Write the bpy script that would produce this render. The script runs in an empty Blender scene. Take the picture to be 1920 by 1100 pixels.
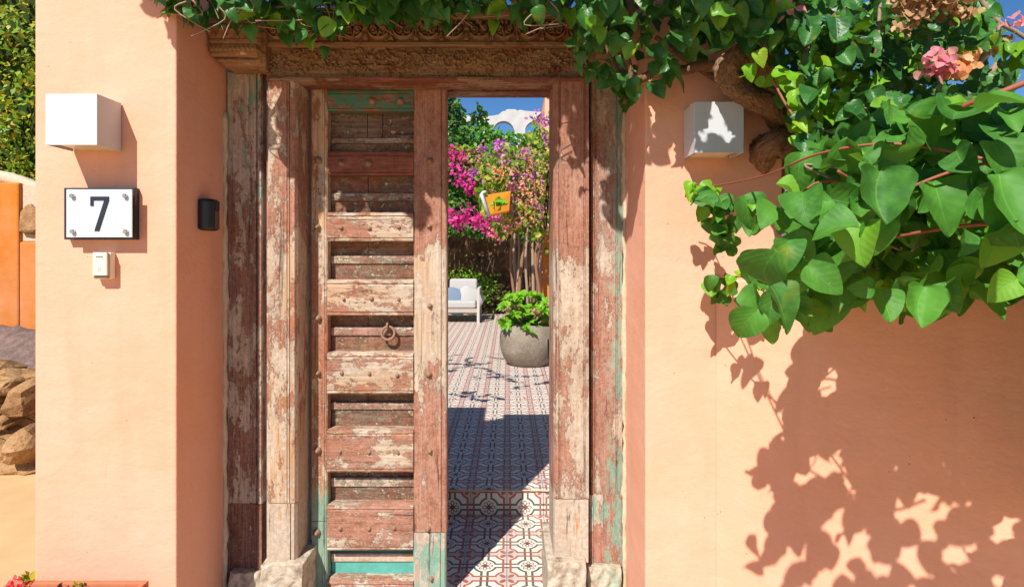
import bpy, math, random
import numpy as np
from mathutils import Vector, Matrix, Quaternion, noise as mnoise
R = random.Random(7)
npr = np.random.default_rng(7)
S = bpy.context.scene
C = S.collection
# ------------------------------------------------------------------ camera
F, CX, HY, CH = 1040.0, 952.0, 480.0, 1.42
cd = bpy.data.cameras.new('camera'); cam = bpy.data.objects.new('camera', cd); C.objects.link(cam)
cam.location = (0, 0, CH); cam.rotation_euler = (math.pi/2, 0, 0)
cd.sensor_width = 36; cd.sensor_fit = 'HORIZONTAL'; cd.lens = F/1920*36
cd.shift_x = 8/1920; cd.shift_y = -70/1920; cd.clip_start = .02; cd.clip_end = 3000
S.camera = cam
# ------------------------------------------------------------------ sky and sun
SUN = Vector((.45, 1, -1.12)).normalized()            # direction the light travels
W = bpy.data.worlds.new('World'); S.world = W; W.use_nodes = True
wt = W.node_tree; wt.nodes.clear()
sky = wt.nodes.new('ShaderNodeTexSky'); sky.sky_type = 'NISHITA'; sky.sun_disc = False
sky.sun_elevation = math.asin(-SUN.z); sky.sun_rotation = math.atan2(-SUN.x, -SUN.y) % (2*math.pi)
sky.altitude = 200; sky.air_density = .8; sky.dust_density = 0; sky.ozone_density = 3.2
bg = wt.nodes.new('ShaderNodeBackground'); bg.inputs[1].default_value = .07
wo = wt.nodes.new('ShaderNodeOutputWorld')
hs = wt.nodes.new('ShaderNodeHueSaturation'); hs.inputs['Saturation'].default_value = 1.22
wt.links.new(sky.outputs[0], hs.inputs['Color']); wt.links.new(hs.outputs[0], bg.inputs[0]); wt.links.new(bg.outputs[0], wo.inputs[0])
sl = bpy.data.lights.new('sun', 'SUN'); sl.energy = 4; sl.angle = math.radians(.55); sl.color = (1, .95, .87)
so = bpy.data.objects.new('sun', sl); C.objects.link(so)
so.rotation_euler = SUN.to_track_quat('-Z', 'Y').to_euler(); so.location = (-3, -6, 8)
S.view_settings.view_transform = 'Standard'; S.view_settings.look = 'None'
S.view_settings.gamma = 1; S.view_settings.use_curve_mapping = False
S.view_settings.exposure = .8
S.render.engine = 'CYCLES'
S.cycles.max_bounces = 8; S.cycles.diffuse_bounces = 4; S.cycles.transparent_max_bounces = 4
S.render.film_transparent = False

def P(px, py, d): return Vector(((px-CX)*d/F, d, CH+(HY-py)*d/F))
def X(px, d): return (px-CX)*d/F
def Z(py, d): return CH+(HY-py)*d/F

# ------------------------------------------------------------------ node helper
class N:
    def __init__(s, name, rough=.7, spec=.3):
        s.m = bpy.data.materials.new(name); s.m.use_nodes = True; s.t = s.m.node_tree; s.t.nodes.clear()
        s.out = s.n('ShaderNodeOutputMaterial'); s.b = s.n('ShaderNodeBsdfPrincipled')
        s.l(s.b.outputs[0], s.out.inputs[0]); s.b.inputs['Roughness'].default_value = rough
        s.b.inputs['Specular IOR Level'].default_value = spec
        s.geo = s.n('ShaderNodeNewGeometry'); s.pos = s.geo.outputs['Position']
    def n(s, t, **k):
        o = s.t.nodes.new(t)
        for a, v in k.items(): setattr(o, a, v)
        return o
    def l(s, a, b): s.t.links.new(a, b)
    def put(s, sock, v):
        if isinstance(v, bpy.types.NodeSocket): s.l(v, sock)
        elif isinstance(v, (tuple, list)) and len(v) == 3 and sock.type == 'RGBA': sock.default_value = (*v, 1)
        else: sock.default_value = v
    def math(s, op, a, b=0., c=0., clamp=False):
        o = s.n('ShaderNodeMath', operation=op, use_clamp=clamp)
        for i, v in enumerate((a, b, c)): s.put(o.inputs[i], v)
        return o.outputs[0]
    def add(s, a, b): return s.math('ADD', a, b)
    def sub(s, a, b): return s.math('SUBTRACT', a, b)
    def mul(s, a, b): return s.math('MULTIPLY', a, b)
    def mn(s, a, b): return s.math('MINIMUM', a, b)
    def mx(s, a, b): return s.math('MAXIMUM', a, b)
    def vec(s, v, scale=(1, 1, 1), off=(0, 0, 0)):
        o = s.n('ShaderNodeMapping'); s.l(v, o.inputs[0]); o.inputs['Location'].default_value = off
        o.inputs['Scale'].default_value = scale; return o.outputs[0]
    def noise(s, v, scale, detail=4, rough=.55, dist=0):
        o = s.n('ShaderNodeTexNoise'); s.l(v, o.inputs['Vector']); o.inputs['Scale'].default_value = scale
        o.inputs['Detail'].default_value = detail; o.inputs['Roughness'].default_value = rough
        o.inputs['Distortion'].default_value = dist; return o.outputs[0]
    def noisecol(s, v, scale):
        o = s.n('ShaderNodeTexNoise'); s.l(v, o.inputs['Vector']); o.inputs['Scale'].default_value = scale; return o.outputs[1]
    def add_v(s, a, b, k):
        o = s.n('ShaderNodeVectorMath', operation='MULTIPLY_ADD'); s.l(b, o.inputs[0]); o.inputs[1].default_value = (k, k, k); s.l(a, o.inputs[2]); return o.outputs[0]
    def vor(s, v, scale, feat='F1', out=0):
        o = s.n('ShaderNodeTexVoronoi', feature=feat); s.l(v, o.inputs['Vector']); o.inputs['Scale'].default_value = scale
        return o.outputs[out]
    def rng(s, v, a, b, c=0., d=1., smooth=False):
        o = s.n('ShaderNodeMapRange'); s.put(o.inputs[0], v)
        if smooth: o.interpolation_type = 'SMOOTHSTEP'
        for i, q in enumerate((a, b, c, d)): o.inputs[i+1].default_value = q
        return o.outputs[0]
    def mix(s, f, a, b, mode='MIX'):
        o = s.n('ShaderNodeMix', data_type='RGBA', blend_type=mode); s.put(o.inputs[0], f)
        s.put(o.inputs[6], a); s.put(o.inputs[7], b); return o.outputs[2]
    def ramp(s, f, stops):
        o = s.n('ShaderNodeValToRGB'); s.put(o.inputs[0], f); e = o.color_ramp.elements
        while len(e) < len(stops): e.new(.5)
        for i, (p, c) in enumerate(stops): e[i].position = p; e[i].color = (*c, 1)
        return o.outputs[0]
    def xyz(s, v=None):
        o = s.n('ShaderNodeSeparateXYZ'); s.l(v or s.pos, o.inputs[0]); return o.outputs
    def bump(s, h, dist=.002, strength=1.):
        o = s.n('ShaderNodeBump'); o.inputs['Distance'].default_value = dist; o.inputs['Strength'].default_value = strength
        s.l(h, o.inputs['Height']); s.l(o.outputs[0], s.b.inputs['Normal'])
    def col(s, c): s.put(s.b.inputs['Base Color'], c)
    def rand(s):
        o = s.n('ShaderNodeObjectInfo')
        return s.math('FRACT', s.add(s.geo.outputs['Random Per Island'], o.outputs['Random']))

# ------------------------------------------------------------------ materials
def flat(name, c, rough=.6, spec=.4, metal=0, var=.12, vs=30, bump=0):
    m = N(name, rough, spec); m.b.inputs['Metallic'].default_value = metal
    f = m.noise(m.pos, vs, 5, .6)
    m.col(m.mix(f, tuple(q*(1-var) for q in c), tuple(min(1, q*(1+var)) for q in c)))
    if bump: m.bump(f, bump)
    return m.m

def stucco(name, c, c2, rough=.9):
    m = N(name, rough, .15)
    big = m.noise(m.pos, 1.7, 5, .6); mid = m.noise(m.vec(m.pos, (1, 1, .5)), 9, 6, .65)
    k = m.add(m.mul(big, .55), m.mul(mid, .45))
    base = m.mix(m.rng(k, .35, .65), c, c2)
    pits = m.vor(m.pos, 26); spot = m.noise(m.pos, 3, 3)
    pit = m.mul(m.rng(pits, .035, .06, 1, 0), m.rng(spot, .55, .6))
    lines = m.noise(m.vec(m.pos, (1, 1, 2)), 6, 7, .7)
    base = m.mix(m.rng(lines, .3, .75, .0, .05), base, tuple(q*1.25 for q in c))
    base = m.mix(m.mul(pit, .75), base, (.12, .06, .03))
    stain = m.mul(m.rng(m.noise(m.vec(m.pos, (5, 5, .5)), 2.2, 6, .6), .55, .8), .22)
    base = m.mix(stain, base, (.36, .24, .16))
    dc = m.vor(m.add_v(m.pos, m.noisecol(m.pos, 4), .12), 2.1, 'DISTANCE_TO_EDGE')
    hc = m.mul(m.rng(dc, .0015, .004, 1, 0), m.rng(m.noise(m.pos, 1.4, 3), .52, .62)); base = m.mix(m.mul(hc, .1), base, (.3, .16, .09))
    bl = m.rng(m.noise(m.pos, 2.4, 7, .7), .4, .7, 0, .22); base = m.mix(bl, base, tuple(min(.85, q*.6+.33) for q in c))
    m.col(base)
    g = m.noise(m.pos, 160, 3, .6); g2 = m.noise(m.vec(m.pos, (1, 1, 1.1)), 48, 7, .7); g3 = m.noise(m.vec(m.pos, (1, 1, 1.6)), 5, 4, .5)
    h = m.add(m.add(m.mul(g, .3), m.mul(g2, .8)), m.add(m.mul(g3, 3.2), m.mul(pit, -1.2)))
    m.bump(h, .0022, .9); return m.m

def paint(name, grain='z', red=.5, green=(), white=.5, seed=0., rust=(), wood='grey', redcol=None, greenx=None, crust=0., redz=()):
    """weathered wood: bare grain, then remains of green, red and white paint flaking off"""
    m = N(name, .72, .25)
    p = m.vec(m.pos, (1, 1, 1), (seed*3.17, seed*1.3, seed*2.1))
    sc = {'z': (70, 70, 2.6), 'x': (2.6, 70, 70)}[grain]; st = {'z': (1, 1, .38), 'x': (.42, 1, 1)}[grain]
    gr = m.noise(m.vec(p, sc), 1.6, 7, .7)
    crack = m.noise(m.vec(p, tuple(q*.55 for q in sc)), 1.1, 8, .75, .6)
    pal = {'grey': ((.075, .055, .04), (.36, .27, .2), (.62, .53, .44)), 'tan': ((.12, .06, .03), (.5, .31, .16), (.72, .53, .36)),
           'umber': ((.055, .03, .018), (.22, .13, .075), (.4, .28, .18)), 'dark': ((.02, .012, .01), (.13, .08, .055), (.3, .22, .16)), 'pale': ((.14, .095, .065), (.46, .35, .24), (.66, .56, .45))}[wood]
    base = m.ramp(gr, ((.22, pal[0]), (.42, pal[1]), (.68, pal[2])))
    tint = m.noise(m.vec(p, st), 5, 3, .5)
    base = m.mix(m.rng(tint, .45, .7, 0, .55), base, (.42, .2, .08), 'MIX')
    s = m.vec(p, st)
    n1 = m.noise(s, 9, 10, .72, .25); n2 = m.noise(p, 55, 8, .75); n3 = m.noise(s, 2.6, 2, .5); n4 = m.noise(s, 20, 9, .75)
    zz = m.xyz()
    # white chalky remains
    wv = m.add(m.mul(m.noise(m.vec(s, (1, 1, 1), (5, 2, 7)), 13, 10, .75), .75), m.mul(n2, .25))
    wm = m.rng(wv, .62-.25*white, .66-.25*white)
    whc = m.mix(m.rng(n2, .35, .65), (.34, .26, .19), (.62, .53, .44))
    base = m.mix(m.mul(wm, .72), base, whc)
    # green
    gm = 0.
    for (z0, z1, amt) in green:
        zj = m.add(zz[2], m.mul(m.sub(n1, .5), .35)); w = m.mul(m.rng(zj, z0-.05, z0+.05), m.rng(zj, z1-.06, z1+.03, 1, 0))
        a = m.rng(m.add(m.mul(m.noise(m.vec(s, (1, 1, 1), (2, 5, 9)), 8, 9, .7), 1.1), m.mul(m.noise(m.vec(s, (1, 1, 1), (9, 1, 3)), 26, 9, .78), .7)), 1.2-.6*amt, 1.27-.6*amt)
        gm = m.mx(gm, m.mul(w, a))
    if greenx:
        w = m.rng(zz[0], greenx[0], greenx[1]); a = m.rng(n1, .62-.3*greenx[2], .66-.3*greenx[2]); gm = m.mx(gm, m.mul(w, a))
    if green or greenx:
        gc = m.mix(n4, (.05, .19, .13), (.34, .52, .4)) if wood != 'dark' else m.mix(n4, (.02, .1, .06), (.08, .33, .22))
        base = m.mix(m.mul(gm, .9), base, gc)
    # red
    rc = redcol or ((.2, .05, .026), (.42, .15, .085))
    rv = m.add(m.add(m.mul(n1, .5), m.mul(n4, .3)), m.mul(n3, .2))
    rv = m.add(m.mul(m.sub(m.add(rv, m.mul(m.sub(n2, .5), .22)), .5), 1.75), .5)
    for (z0, z1, dl_) in redz:
        rv = m.add(rv, m.mul(m.mul(m.rng(zz[2], z0-.08, z0+.08), m.rng(zz[2], z1-.08, z1+.08, 1, 0)), dl_*.32))
    rm = m.rng(rv, .66-.32*red, .685-.32*red)
    thin = m.rng(m.noise(m.vec(p, sc), 2.6, 6, .75), .36, .56); thin = m.mul(thin, m.rng(m.noise(p, 90, 5, .8), .36, .52)); rm = m.mul(rm, m.rng(thin, 0, 1, .6, 1))
    if green or greenx: rm = m.mul(rm, m.sub(1, m.mul(gm, .9)))
    rcol = m.mix(m.rng(m.noise(p, 38, 8, .8), .36, .64), rc[0], rc[1]); rcol = m.mix(m.rng(m.noise(s, 15, 8, .7), .52, .66, 0, .55), rcol, tuple(min(.6, q*1.15+.09) for q in rc[1]))
    base = m.mix(m.mul(rm, .93), base, rcol)
    for (x0, x1, z0, z1) in rust:
        w = m.mul(m.mul(m.rng(zz[2], z0, z0+.03), m.rng(zz[2], z1-.04, z1, 1, 0)), m.mul(m.rng(zz[0], x0, x0+.01), m.rng(zz[0], x1-.01, x1, 1, 0)))
        a = m.rng(m.noise(m.vec(p, (60, 60, 7)), 1, 4, .6), .5, .66)
        base = m.mix(m.mul(w, m.mul(a, .85)), base, (.46, .2, .035))
    ck = m.rng(crack, .33, .4, 1, 0)
    base = m.mix(m.mul(ck, .75), base, (.04, .022, .015))
    edge = m.rng(m.math('ABSOLUTE', m.sub(rv, .667-.32*red)), .0, .014, 1, 0)
    base = m.mix(m.mul(edge, .5), base, (.09, .035, .02))
    grime = m.rng(m.noise(m.vec(s, (1, 1, 1), (3, 8, 1)), 6, 9, .75), .42, .7); base = m.mix(m.mul(grime, .4), base, m.mix(.5, base, (.08, .05, .03)))
    speck = m.rng(m.vor(p, 120), .1, .22, 1, 0); base = m.mix(m.mul(speck, m.mul(m.rng(n4, .45, .6), .5)), base, (.12, .05, .03))
    if crust:
        cm = m.mul(m.rng(m.noise(m.vec(p, (1, 1, 1.2)), 34, 10, .82, .4), .52, .57), m.rng(m.noise(p, 9, 5, .6), .42, .52))
        base = m.mix(m.mul(cm, crust), base, (.55, .47, .3))
    m.col(base)
    h = m.add(m.mul(gr, .5), m.add(m.mul(rm, .35), m.mul(wm, .25)))
    h = m.sub(h, m.mul(ck, .9))
    if crust: h = m.add(h, m.mul(cm, 1.3*crust))
    m.bump(h, .0028, 1.); return m.m

def leafmat(name, dark, light, young, yf=.1, trans=.25, gloss=.38, vein=True):
    m = N(name, gloss, .32); r = m.rand()
    uv = m.xyz(m.n('ShaderNodeTexCoord').outputs['UV'])
    base = m.mix(r, dark, light)
    base = m.mix(m.rng(r, 1-yf-.02, 1-yf+.02), base, young)
    base = m.mix(m.rng(m.noise(m.pos, 45, 4), .4, .7, 0, .35), base, tuple(q*1.5 for q in light))
    if vein:
        au = m.math('ABSOLUTE', m.sub(uv[0], .5))
        mid = m.rng(au, .008, .022, 1, 0)
        sv = m.math('FRACT', m.mul(m.sub(uv[1], m.mul(au, .9)), 6))
        side = m.mul(m.rng(m.math('ABSOLUTE', m.sub(sv, .5)), .03, .09, 1, 0), .16)
        vn = m.mx(mid, side)
        base = m.mix(m.mul(vn, .45), base, tuple(q*.6+k for q, k in zip(light, (.1, .16, .03))))
        qu = m.mul(m.math('SINE', m.mul(sv, 6.283)), 1)
        m.bump(m.add(m.mul(vn, -.6), m.mul(qu, .22)), .0012, .5)
    yl = m.rng(m.noise(m.pos, 16, 3), .63, .74, 0, .6)
    base = m.mix(m.mul(m.rng(m.noise(m.pos, 210, 3, .6), .66, .72), .45), base, (.35, .38, .22))
    base = m.mix(m.mul(m.rng(m.noise(m.pos, 38, 5, .7), .68, .72), .7), base, (.16, .1, .03))
    base = m.mix(yl, base, (.28, .3, .03))
    m.col(base)
    tr = m.n('ShaderNodeBsdfTranslucent'); m.l(m.mix(.5, base, young, 'MIX'), tr.inputs[0])
    mx = m.n('ShaderNodeMixShader'); mx.inputs[0].default_value = trans
    m.l(m.b.outputs[0], mx.inputs[1]); m.l(tr.outputs[0], mx.inputs[2]); m.l(mx.outputs[0], m.out.inputs[0])
    return m.m

def petalmat(name, a, b, trans=.35):
    m = N(name, .6, .2); r = m.rand(); c = m.mix(r, a, b); m.col(c)
    tr = m.n('ShaderNodeBsdfTranslucent'); m.l(c, tr.inputs[0]); mx = m.n('ShaderNodeMixShader'); mx.inputs[0].default_value = trans
    m.l(m.b.outputs[0], mx.inputs[1]); m.l(tr.outputs[0], mx.inputs[2]); m.l(mx.outputs[0], m.out.inputs[0]); return m.m

def rockmat(name, a, b, c, scale=6):
    m = N(name, .9, .2); n = m.noise(m.pos, scale, 8, .65); f = m.noise(m.pos, scale*9, 6, .7)
    o = m.n('ShaderNodeObjectInfo').outputs['Random']
    base = m.ramp(m.add(m.mul(n, .7), m.mul(f, .3)), ((.3, a), (.5, b), (.68, c)))
    base = m.mix(m.mul(o, .4), base, a)
    base = m.mix(m.rng(m.noise(m.pos, 80, 4, .6), .56, .66, 0, .6), base, tuple(q*.3 for q in a))
    m.col(base); m.bump(m.add(n, m.mul(f, .5)), .012); return m.m

def tilemat(name, riser=False, oy=2.846):
    """encaustic cement tile, one motif per 20 cm tile"""
    m = N(name, .42, .4); x, y, z = m.xyz()
    u0 = m.math('DIVIDE', m.add(x, .004), .2)
    v0 = m.math('DIVIDE', m.sub(z, .141), .2) if riser else m.math('DIVIDE', m.sub(y, oy), .2)
    u = m.sub(m.math('FRACT', m.add(u0, 100.5)), .5); v = m.sub(m.math('FRACT', m.add(v0, 100.5)), .5)
    u2 = m.sub(m.math('FRACT', m.add(u0, 100)), .5); v2 = m.sub(m.math('FRACT', m.add(v0, 100)), .5)
    A = lambda q: m.math('ABSOLUTE', q)
    def ln(a, b): return m.math('SQRT', m.add(m.mul(a, a), m.mul(b, b)))
    r, r2 = ln(u, v), ln(u2, v2)
    def net(r, u, v, R0, s): return m.mn(m.sub(r, R0), m.mn(m.sub(A(u), s), m.sub(A(v), s)))
    d1, d2 = net(r, u, v, .265, .085), net(r2, u2, v2, .25, .07)
    w = lambda d, t: m.rng(A(d), t*.8, t*1.2, 1, 0)
    cream = m.mix(m.noise(m.pos, 12, 5, .6), (.72, .66, .55), (.83, .78, .68))
    base = m.mix(m.rng(d1, -.005, .005, 1, 0), cream, m.mix(m.noise(m.pos, 5, 3), (.56, .5, .47), (.6, .5, .42)))
    base = m.mix(m.rng(d2, -.005, .005, 1, 0), base, (.74, .68, .58))
    base = m.mix(m.rng(r, .13, .16, 1, 0), base, (.5, .46, .45))
    dark = (.075, .095, .085); red = (.38, .095, .06); brown = (.13, .04, .035)
    base = m.mix(w(d2, .027), base, dark); base = m.mix(w(d1, .027), base, red)
    a, b = m.mul(m.add(A(u), A(v)), .7071), m.mul(m.sub(A(u), A(v)), .7071)
    pe = ln(m.math('DIVIDE', m.sub(a, .13), .085), m.math('DIVIDE', b, .05))
    base = m.mix(m.rng(pe, .95, 1.05, 1, 0), base, red)
    ca, cb = m.mx(A(u2), A(v2)), m.mn(A(u2), A(v2))
    e1 = ln(m.math('DIVIDE', m.sub(ca, .115), .055), m.math('DIVIDE', cb, .036))
    a2, b2 = m.mul(m.add(A(u2), A(v2)), .7071), m.mul(m.sub(A(u2), A(v2)), .7071)
    e2 = ln(m.math('DIVIDE', m.sub(a2, .105), .06), m.math('DIVIDE', b2, .034))
    base = m.mix(w(m.sub(e1, 1), .22), base, brown); base = m.mix(w(m.sub(e2, 1), .2), base, brown)
    base = m.mix(m.rng(m.mn(A(u2), A(v2)), .008, .014, 1, 0) if False else m.rng(r2, .045, .055, 1, 0), base, brown)
    dirt = m.rng(m.noise(m.pos, 7, 7, .7), .45, .8, 0, .3)
    base = m.mix(dirt, base, (.3, .25, .21)); o = m.n('ShaderNodeObjectInfo').outputs['Random']
    base = m.mix(m.mul(o, .12), base, (.45, .4, .36))
    m.col(base); m.put(m.b.inputs['Roughness'], m.rng(m.noise(m.pos, 25, 5), .3, .7, .3, .6))
    m.bump(m.noise(m.pos, 60, 4), .0006); return m.m

M = {}
M['wall'] = stucco('apricot_stucco', (.75, .37, .236), (.79, .415, .285))
M['wall_low'] = stucco('apricot_stucco_low_wall', (.74, .358, .222), (.78, .405, .27))
M['orange'] = stucco('orange_stucco', (.52, .15, .012), (.6, .2, .03))
M['peach2'] = stucco('peach_stucco', (.72, .48, .3), (.75, .52, .36))
M['white'] = flat('white_powder_coat', (.53, .555, .58), .45, .4, var=.03)
M['glassy'] = flat('lamp_glass', (.7, .62, .45), .3, .5, var=.05)
M['black'] = flat('black_plastic', (.012, .012, .013), .35, .5)
M['brown_pl'] = flat('bronze_plastic', (.09, .065, .05), .4, .5)
M['navy'] = flat('dark_blue_paint', (.015, .02, .03), .4, .5)
M['cream'] = flat('cream_plastic', (.78, .70, .54), .4, .5, var=.04)
M['grey'] = flat('grey_plastic', (.2, .18, .15), .5)
M['chrome'] = flat('satin_steel', (.6, .56, .5), .3, .5, 1, .1)
M['iron'] = flat('rusty_iron', (.3, .18, .12), .75, .3, .3, .5, 120, .001)
M['iron_black'] = flat('black_iron', (.015, .014, .014), .5, .4)
M['terracotta'] = flat('terracotta', (.52, .17, .085), .85, .2, 0, .25, 25, .001)
M['soil'] = flat('dark_soil', (.06, .035, .022), .95, .1, 0, .5, 60, .01)
M['mortar'] = flat('lime_mortar', (.56, .44, .32), .95, .1, 0, .35, 40, .004)
M['grout'] = flat('tile_grout', (.3, .26, .23), .95, .1, 0, .2)
M['sand'] = flat('sandy_ground', (.6, .38, .19), .95, .1, 0, .25, 4, .004)
M['limewash'] = flat('white_limewash', (.5, .49, .47), .9, .2, 0, .25, 3, .02)
M['sofa'] = flat('pale_painted_wood', (.5, .47, .42), .7, .2, 0, .2, 30)
M['cushion'] = flat('pale_grey_fabric', (.42, .41, .4), .9, .1, 0, .1, 60)
M['cushion_blue'] = flat('blue_grey_fabric', (.16, .22, .3), .9, .1, 0, .2, 60)
M['rope'] = flat('weathered_teak', (.42, .36, .3), .8, .2, 0, .2, 30)
M['rock'] = rockmat('ochre_rock', (.13, .065, .03), (.38, .21, .09), (.6, .38, .19))
M['rock_dark'] = rockmat('brown_rock', (.06, .035, .02), (.16, .09, .05), (.36, .24, .14), 9)
M['slope'] = rockmat('purple_brown_scree', (.1, .07, .055), (.2, .13, .11), (.32, .22, .18), 14)
M['potstone'] = rockmat('grey_cast_stone', (.14, .115, .085), (.25, .205, .155), (.37, .32, .25), 5)
M['bark'] = None
m = N('vine_bark', .85, .2)
bn = m.noise(m.vec(m.n('ShaderNodeTexCoord').outputs['UV'], (14, 2.2, 1)), 2.2, 9, .75, .8)
m.col(m.ramp(bn, ((.3, (.06, .03, .015)), (.46, (.32, .17, .085)), (.66, (.56, .38, .25))))); m.bump(bn, .02); M['bark'] = m.m
M['twig'] = flat('pale_twig', (.33, .23, .16), .8, .2, 0, .4, 60, .001)
M['redtwig'] = flat('reddish_young_stem', (.3, .09, .05), .7, .4, 0, .35, 40)
M['leaf'] = leafmat('vine_leaf', (.018, .085, .02), (.06, .2, .035), (.17, .36, .015), .12, .22)
M['bigleaf'] = leafmat('bougainvillea_leaf', (.035, .14, .022), (.095, .3, .035), (.18, .4, .03), .14, .36, .55)
M['lime'] = leafmat('lime_leaf', (.13, .35, .012), (.2, .46, .02), (.3, .5, .03), .2, .35, .4)
M['hedge'] = leafmat('hedge_leaf', (.1, .22, .012), (.27, .4, .02), (.5, .36, .03), .2, .3, .5, False)
M['hedge_dark'] = leafmat('hill_leaf', (.02, .09, .012), (.07, .2, .03), (.16, .3, .03), .12, .25, .5, False)
M['magenta'] = petalmat('magenta_bract', (.6, .02, .22), (.8, .1, .42))
M['violet'] = petalmat('violet_bract', (.42, .05, .45), (.7, .25, .55))
M['apricot'] = petalmat('apricot_bract', (.75, .25, .08), (.8, .48, .25))
M['pink'] = petalmat('pink_bract', (.75, .2, .3), (.8, .42, .35))
M['dry'] = petalmat('dried_bract', (.3, .14, .05), (.6, .38, .2), .2)
M['redflower'] = petalmat('red_flower', (.7, .01, .05), (.75, .1, .1))
M['lamp_orange'] = flat('orange_enamel', (.85, .28, .02), .4, .4, var=.08)
M['tile'] = tilemat('encaustic_tile'); M['tile_up'] = tilemat('encaustic_tile_terrace', False, 3.154)
M['tile_riser'] = tilemat('encaustic_tile_riser', True)
m = N('acrylic_plate', .12, .5)
x, y, z = m.xyz()
def spot(cx, cz, rx, rz):
    a = m.math('DIVIDE', m.sub(x, cx), rx); b = m.math('DIVIDE', m.sub(z, cz), rz)
    return m.rng(m.math('SQRT', m.add(m.mul(a, a), m.mul(b, b))), .6, 1.1, 1, 0, True)
sp = m.mx(spot(X(147, 1.88), Z(410, 1.88), .017, .027), spot(X(221, 1.88), Z(413, 1.88), .014, .022))  # dim reflections painted into the plate colour as two soft grey ovals
m.col(m.mix(m.mul(sp, .22), (.53, .57, .61), (.38, .43, .5))); M['acrylic'] = m.m

# ------------------------------------------------------------------ mesh helpers
class MB:
    def __init__(s): s.v = []; s.f = []; s.uv = None
    def quadgrid(s, pts, nu, nv, close_u=False):
        b = len(s.v); s.v += [tuple(p) for p in pts]
        for j in range(nv-1):
            for i in range(nu if close_u else nu-1):
                i2 = (i+1) % nu
                s.f.append((b+j*nu+i, b+j*nu+i2, b+(j+1)*nu+i2, b+(j+1)*nu+i))
        return s
    def box(s, x0, x1, y0, y1, z0, z1):
        b = len(s.v)
        s.v += [(x, y, z) for z in (z0, z1) for y in (y0, y1) for x in (x0, x1)]
        s.f += [tuple(b+i for i in q) for q in ((0, 2, 3, 1), (4, 5, 7, 6), (0, 1, 5, 4), (1, 3, 7, 5), (3, 2, 6, 7), (2, 0, 4, 6))]
        return s
    def hexa(s, pts):
        b = len(s.v); s.v += [tuple(p) for p in pts]
        s.f += [tuple(b+i for i in q) for q in ((0, 2, 3, 1), (4, 5, 7, 6), (0, 1, 5, 4), (1, 3, 7, 5), (3, 2, 6, 7), (2, 0, 4, 6))]; return s
    def prism(s, poly, y0, y1):           # poly in x,z ; extruded along y
        b = len(s.v); n = len(poly)
        s.v += [(x, y0, z) for x, z in poly] + [(x, y1, z) for x, z in poly]
        s.f.append(tuple(b+i for i in range(n))); s.f.append(tuple(b+n+i for i in reversed(range(n))))
        for i in range(n): j = (i+1) % n; s.f.append((b+i, b+n+i, b+n+j, b+j))
        return s
    def hprism(s, poly, z0, z1):          # poly in x,y ; extruded along z
        b = len(s.v); n = len(poly)
        s.v += [(x, y, z0) for x, y in poly] + [(x, y, z1) for x, y in poly]
        s.f.append(tuple(b+i for i in reversed(range(n)))); s.f.append(tuple(b+n+i for i in range(n)))
        for i in range(n): j = (i+1) % n; s.f.append((b+i, b+j, b+n+j, b+n+i))
        return s
    def tube(s, pts, rad, n=8, bumpy=0., closed=False):
        pts = [Vector(p) for p in pts]; k = len(pts); base = len(s.v)
        if not hasattr(rad, '__len__'): rad = [rad]*k
        up = Vector((0.3, .2, 1)).normalized(); prev = None
        for i, p in enumerate(pts):
            a = pts[(i-1) % k] if (closed or i) else p; c = pts[(i+1) % k] if (closed or i < k-1) else p
            t = (c-a).normalized()
            x = (prev - t*prev.dot(t)) if prev else t.cross(up)
            if x.length < 1e-4: x = t.orthogonal()
            x.normalize(); prev = x; y = t.cross(x)
            for j in range(n):
                an = 2*math.pi*j/n; rr = rad[i]*(1+bumpy*(R.random()-.5)+bumpy*.6*math.sin(an*3+i*.35))
                s.v.append(tuple(p+(x*math.cos(an)+y*math.sin(an))*rr))
        for i in range(k if closed else k-1):
            i2 = (i+1) % k
            for j in range(n): j2 = (j+1) % n; s.f.append((base+i*n+j, base+i*n+j2, base+i2*n+j2, base+i2*n+j))
        if not closed:
            s.f.append(tuple(base+j for j in reversed(range(n)))); s.f.append(tuple(base+(k-1)*n+j for j in range(n)))
        return s
    def lathe(s, prof, c, n=20, axis='z', sx=1, sy=1):
        b = len(s.v)
        for r, h in prof:
            for j in range(n):
                a = 2*math.pi*j/n; x, y = r*math.cos(a)*sx, r*math.sin(a)*sy
                q = {'z': (x, y, h), 'y': (x, h, y), 'x': (h, x, y)}[axis]
                s.v.append((c[0]+q[0], c[1]+q[1], c[2]+q[2]))
        k = len(prof)
        for i in range(k-1):
            for j in range(n): j2 = (j+1) % n; s.f.append((b+i*n+j, b+i*n+j2, b+(i+1)*n+j2, b+(i+1)*n+j))
        s.f.append(tuple(b+j for j in range(n))); s.f.append(tuple(b+(k-1)*n+j for j in range(n))); return s
    def build(s, name, mat, parent=None, base=None, smooth=False, bevel=0, seg=2):
        org = Vector(base) if base is not None else Vector((0, 0, 0))
        if parent is not None:
            r = parent; org = Vector((0, 0, 0))
            while r: org += r.location; r = r.parent
        me = bpy.data.meshes.new(name)
        me.from_pydata([(v[0]-org.x, v[1]-org.y, v[2]-org.z) for v in s.v], [], s.f)
        if mat: me.materials.append(mat)
        me.update(); fixn(me)
        if smooth: me.shade_smooth()
        o = bpy.data.objects.new(name, me); C.objects.link(o)
        if parent is not None: o.parent = parent
        else: o.location = org
        if bevel:
            b = o.modifiers.new('bevel', 'BEVEL'); b.width = bevel; b.segments = seg; b.limit_method = 'ANGLE'
        return o
def fixn(me):
    import bmesh
    if len(me.polygons) > 60000: return
    b = bmesh.new(); b.from_mesh(me); bmesh.ops.recalc_face_normals(b, faces=b.faces); b.to_mesh(me); b.free()
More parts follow.
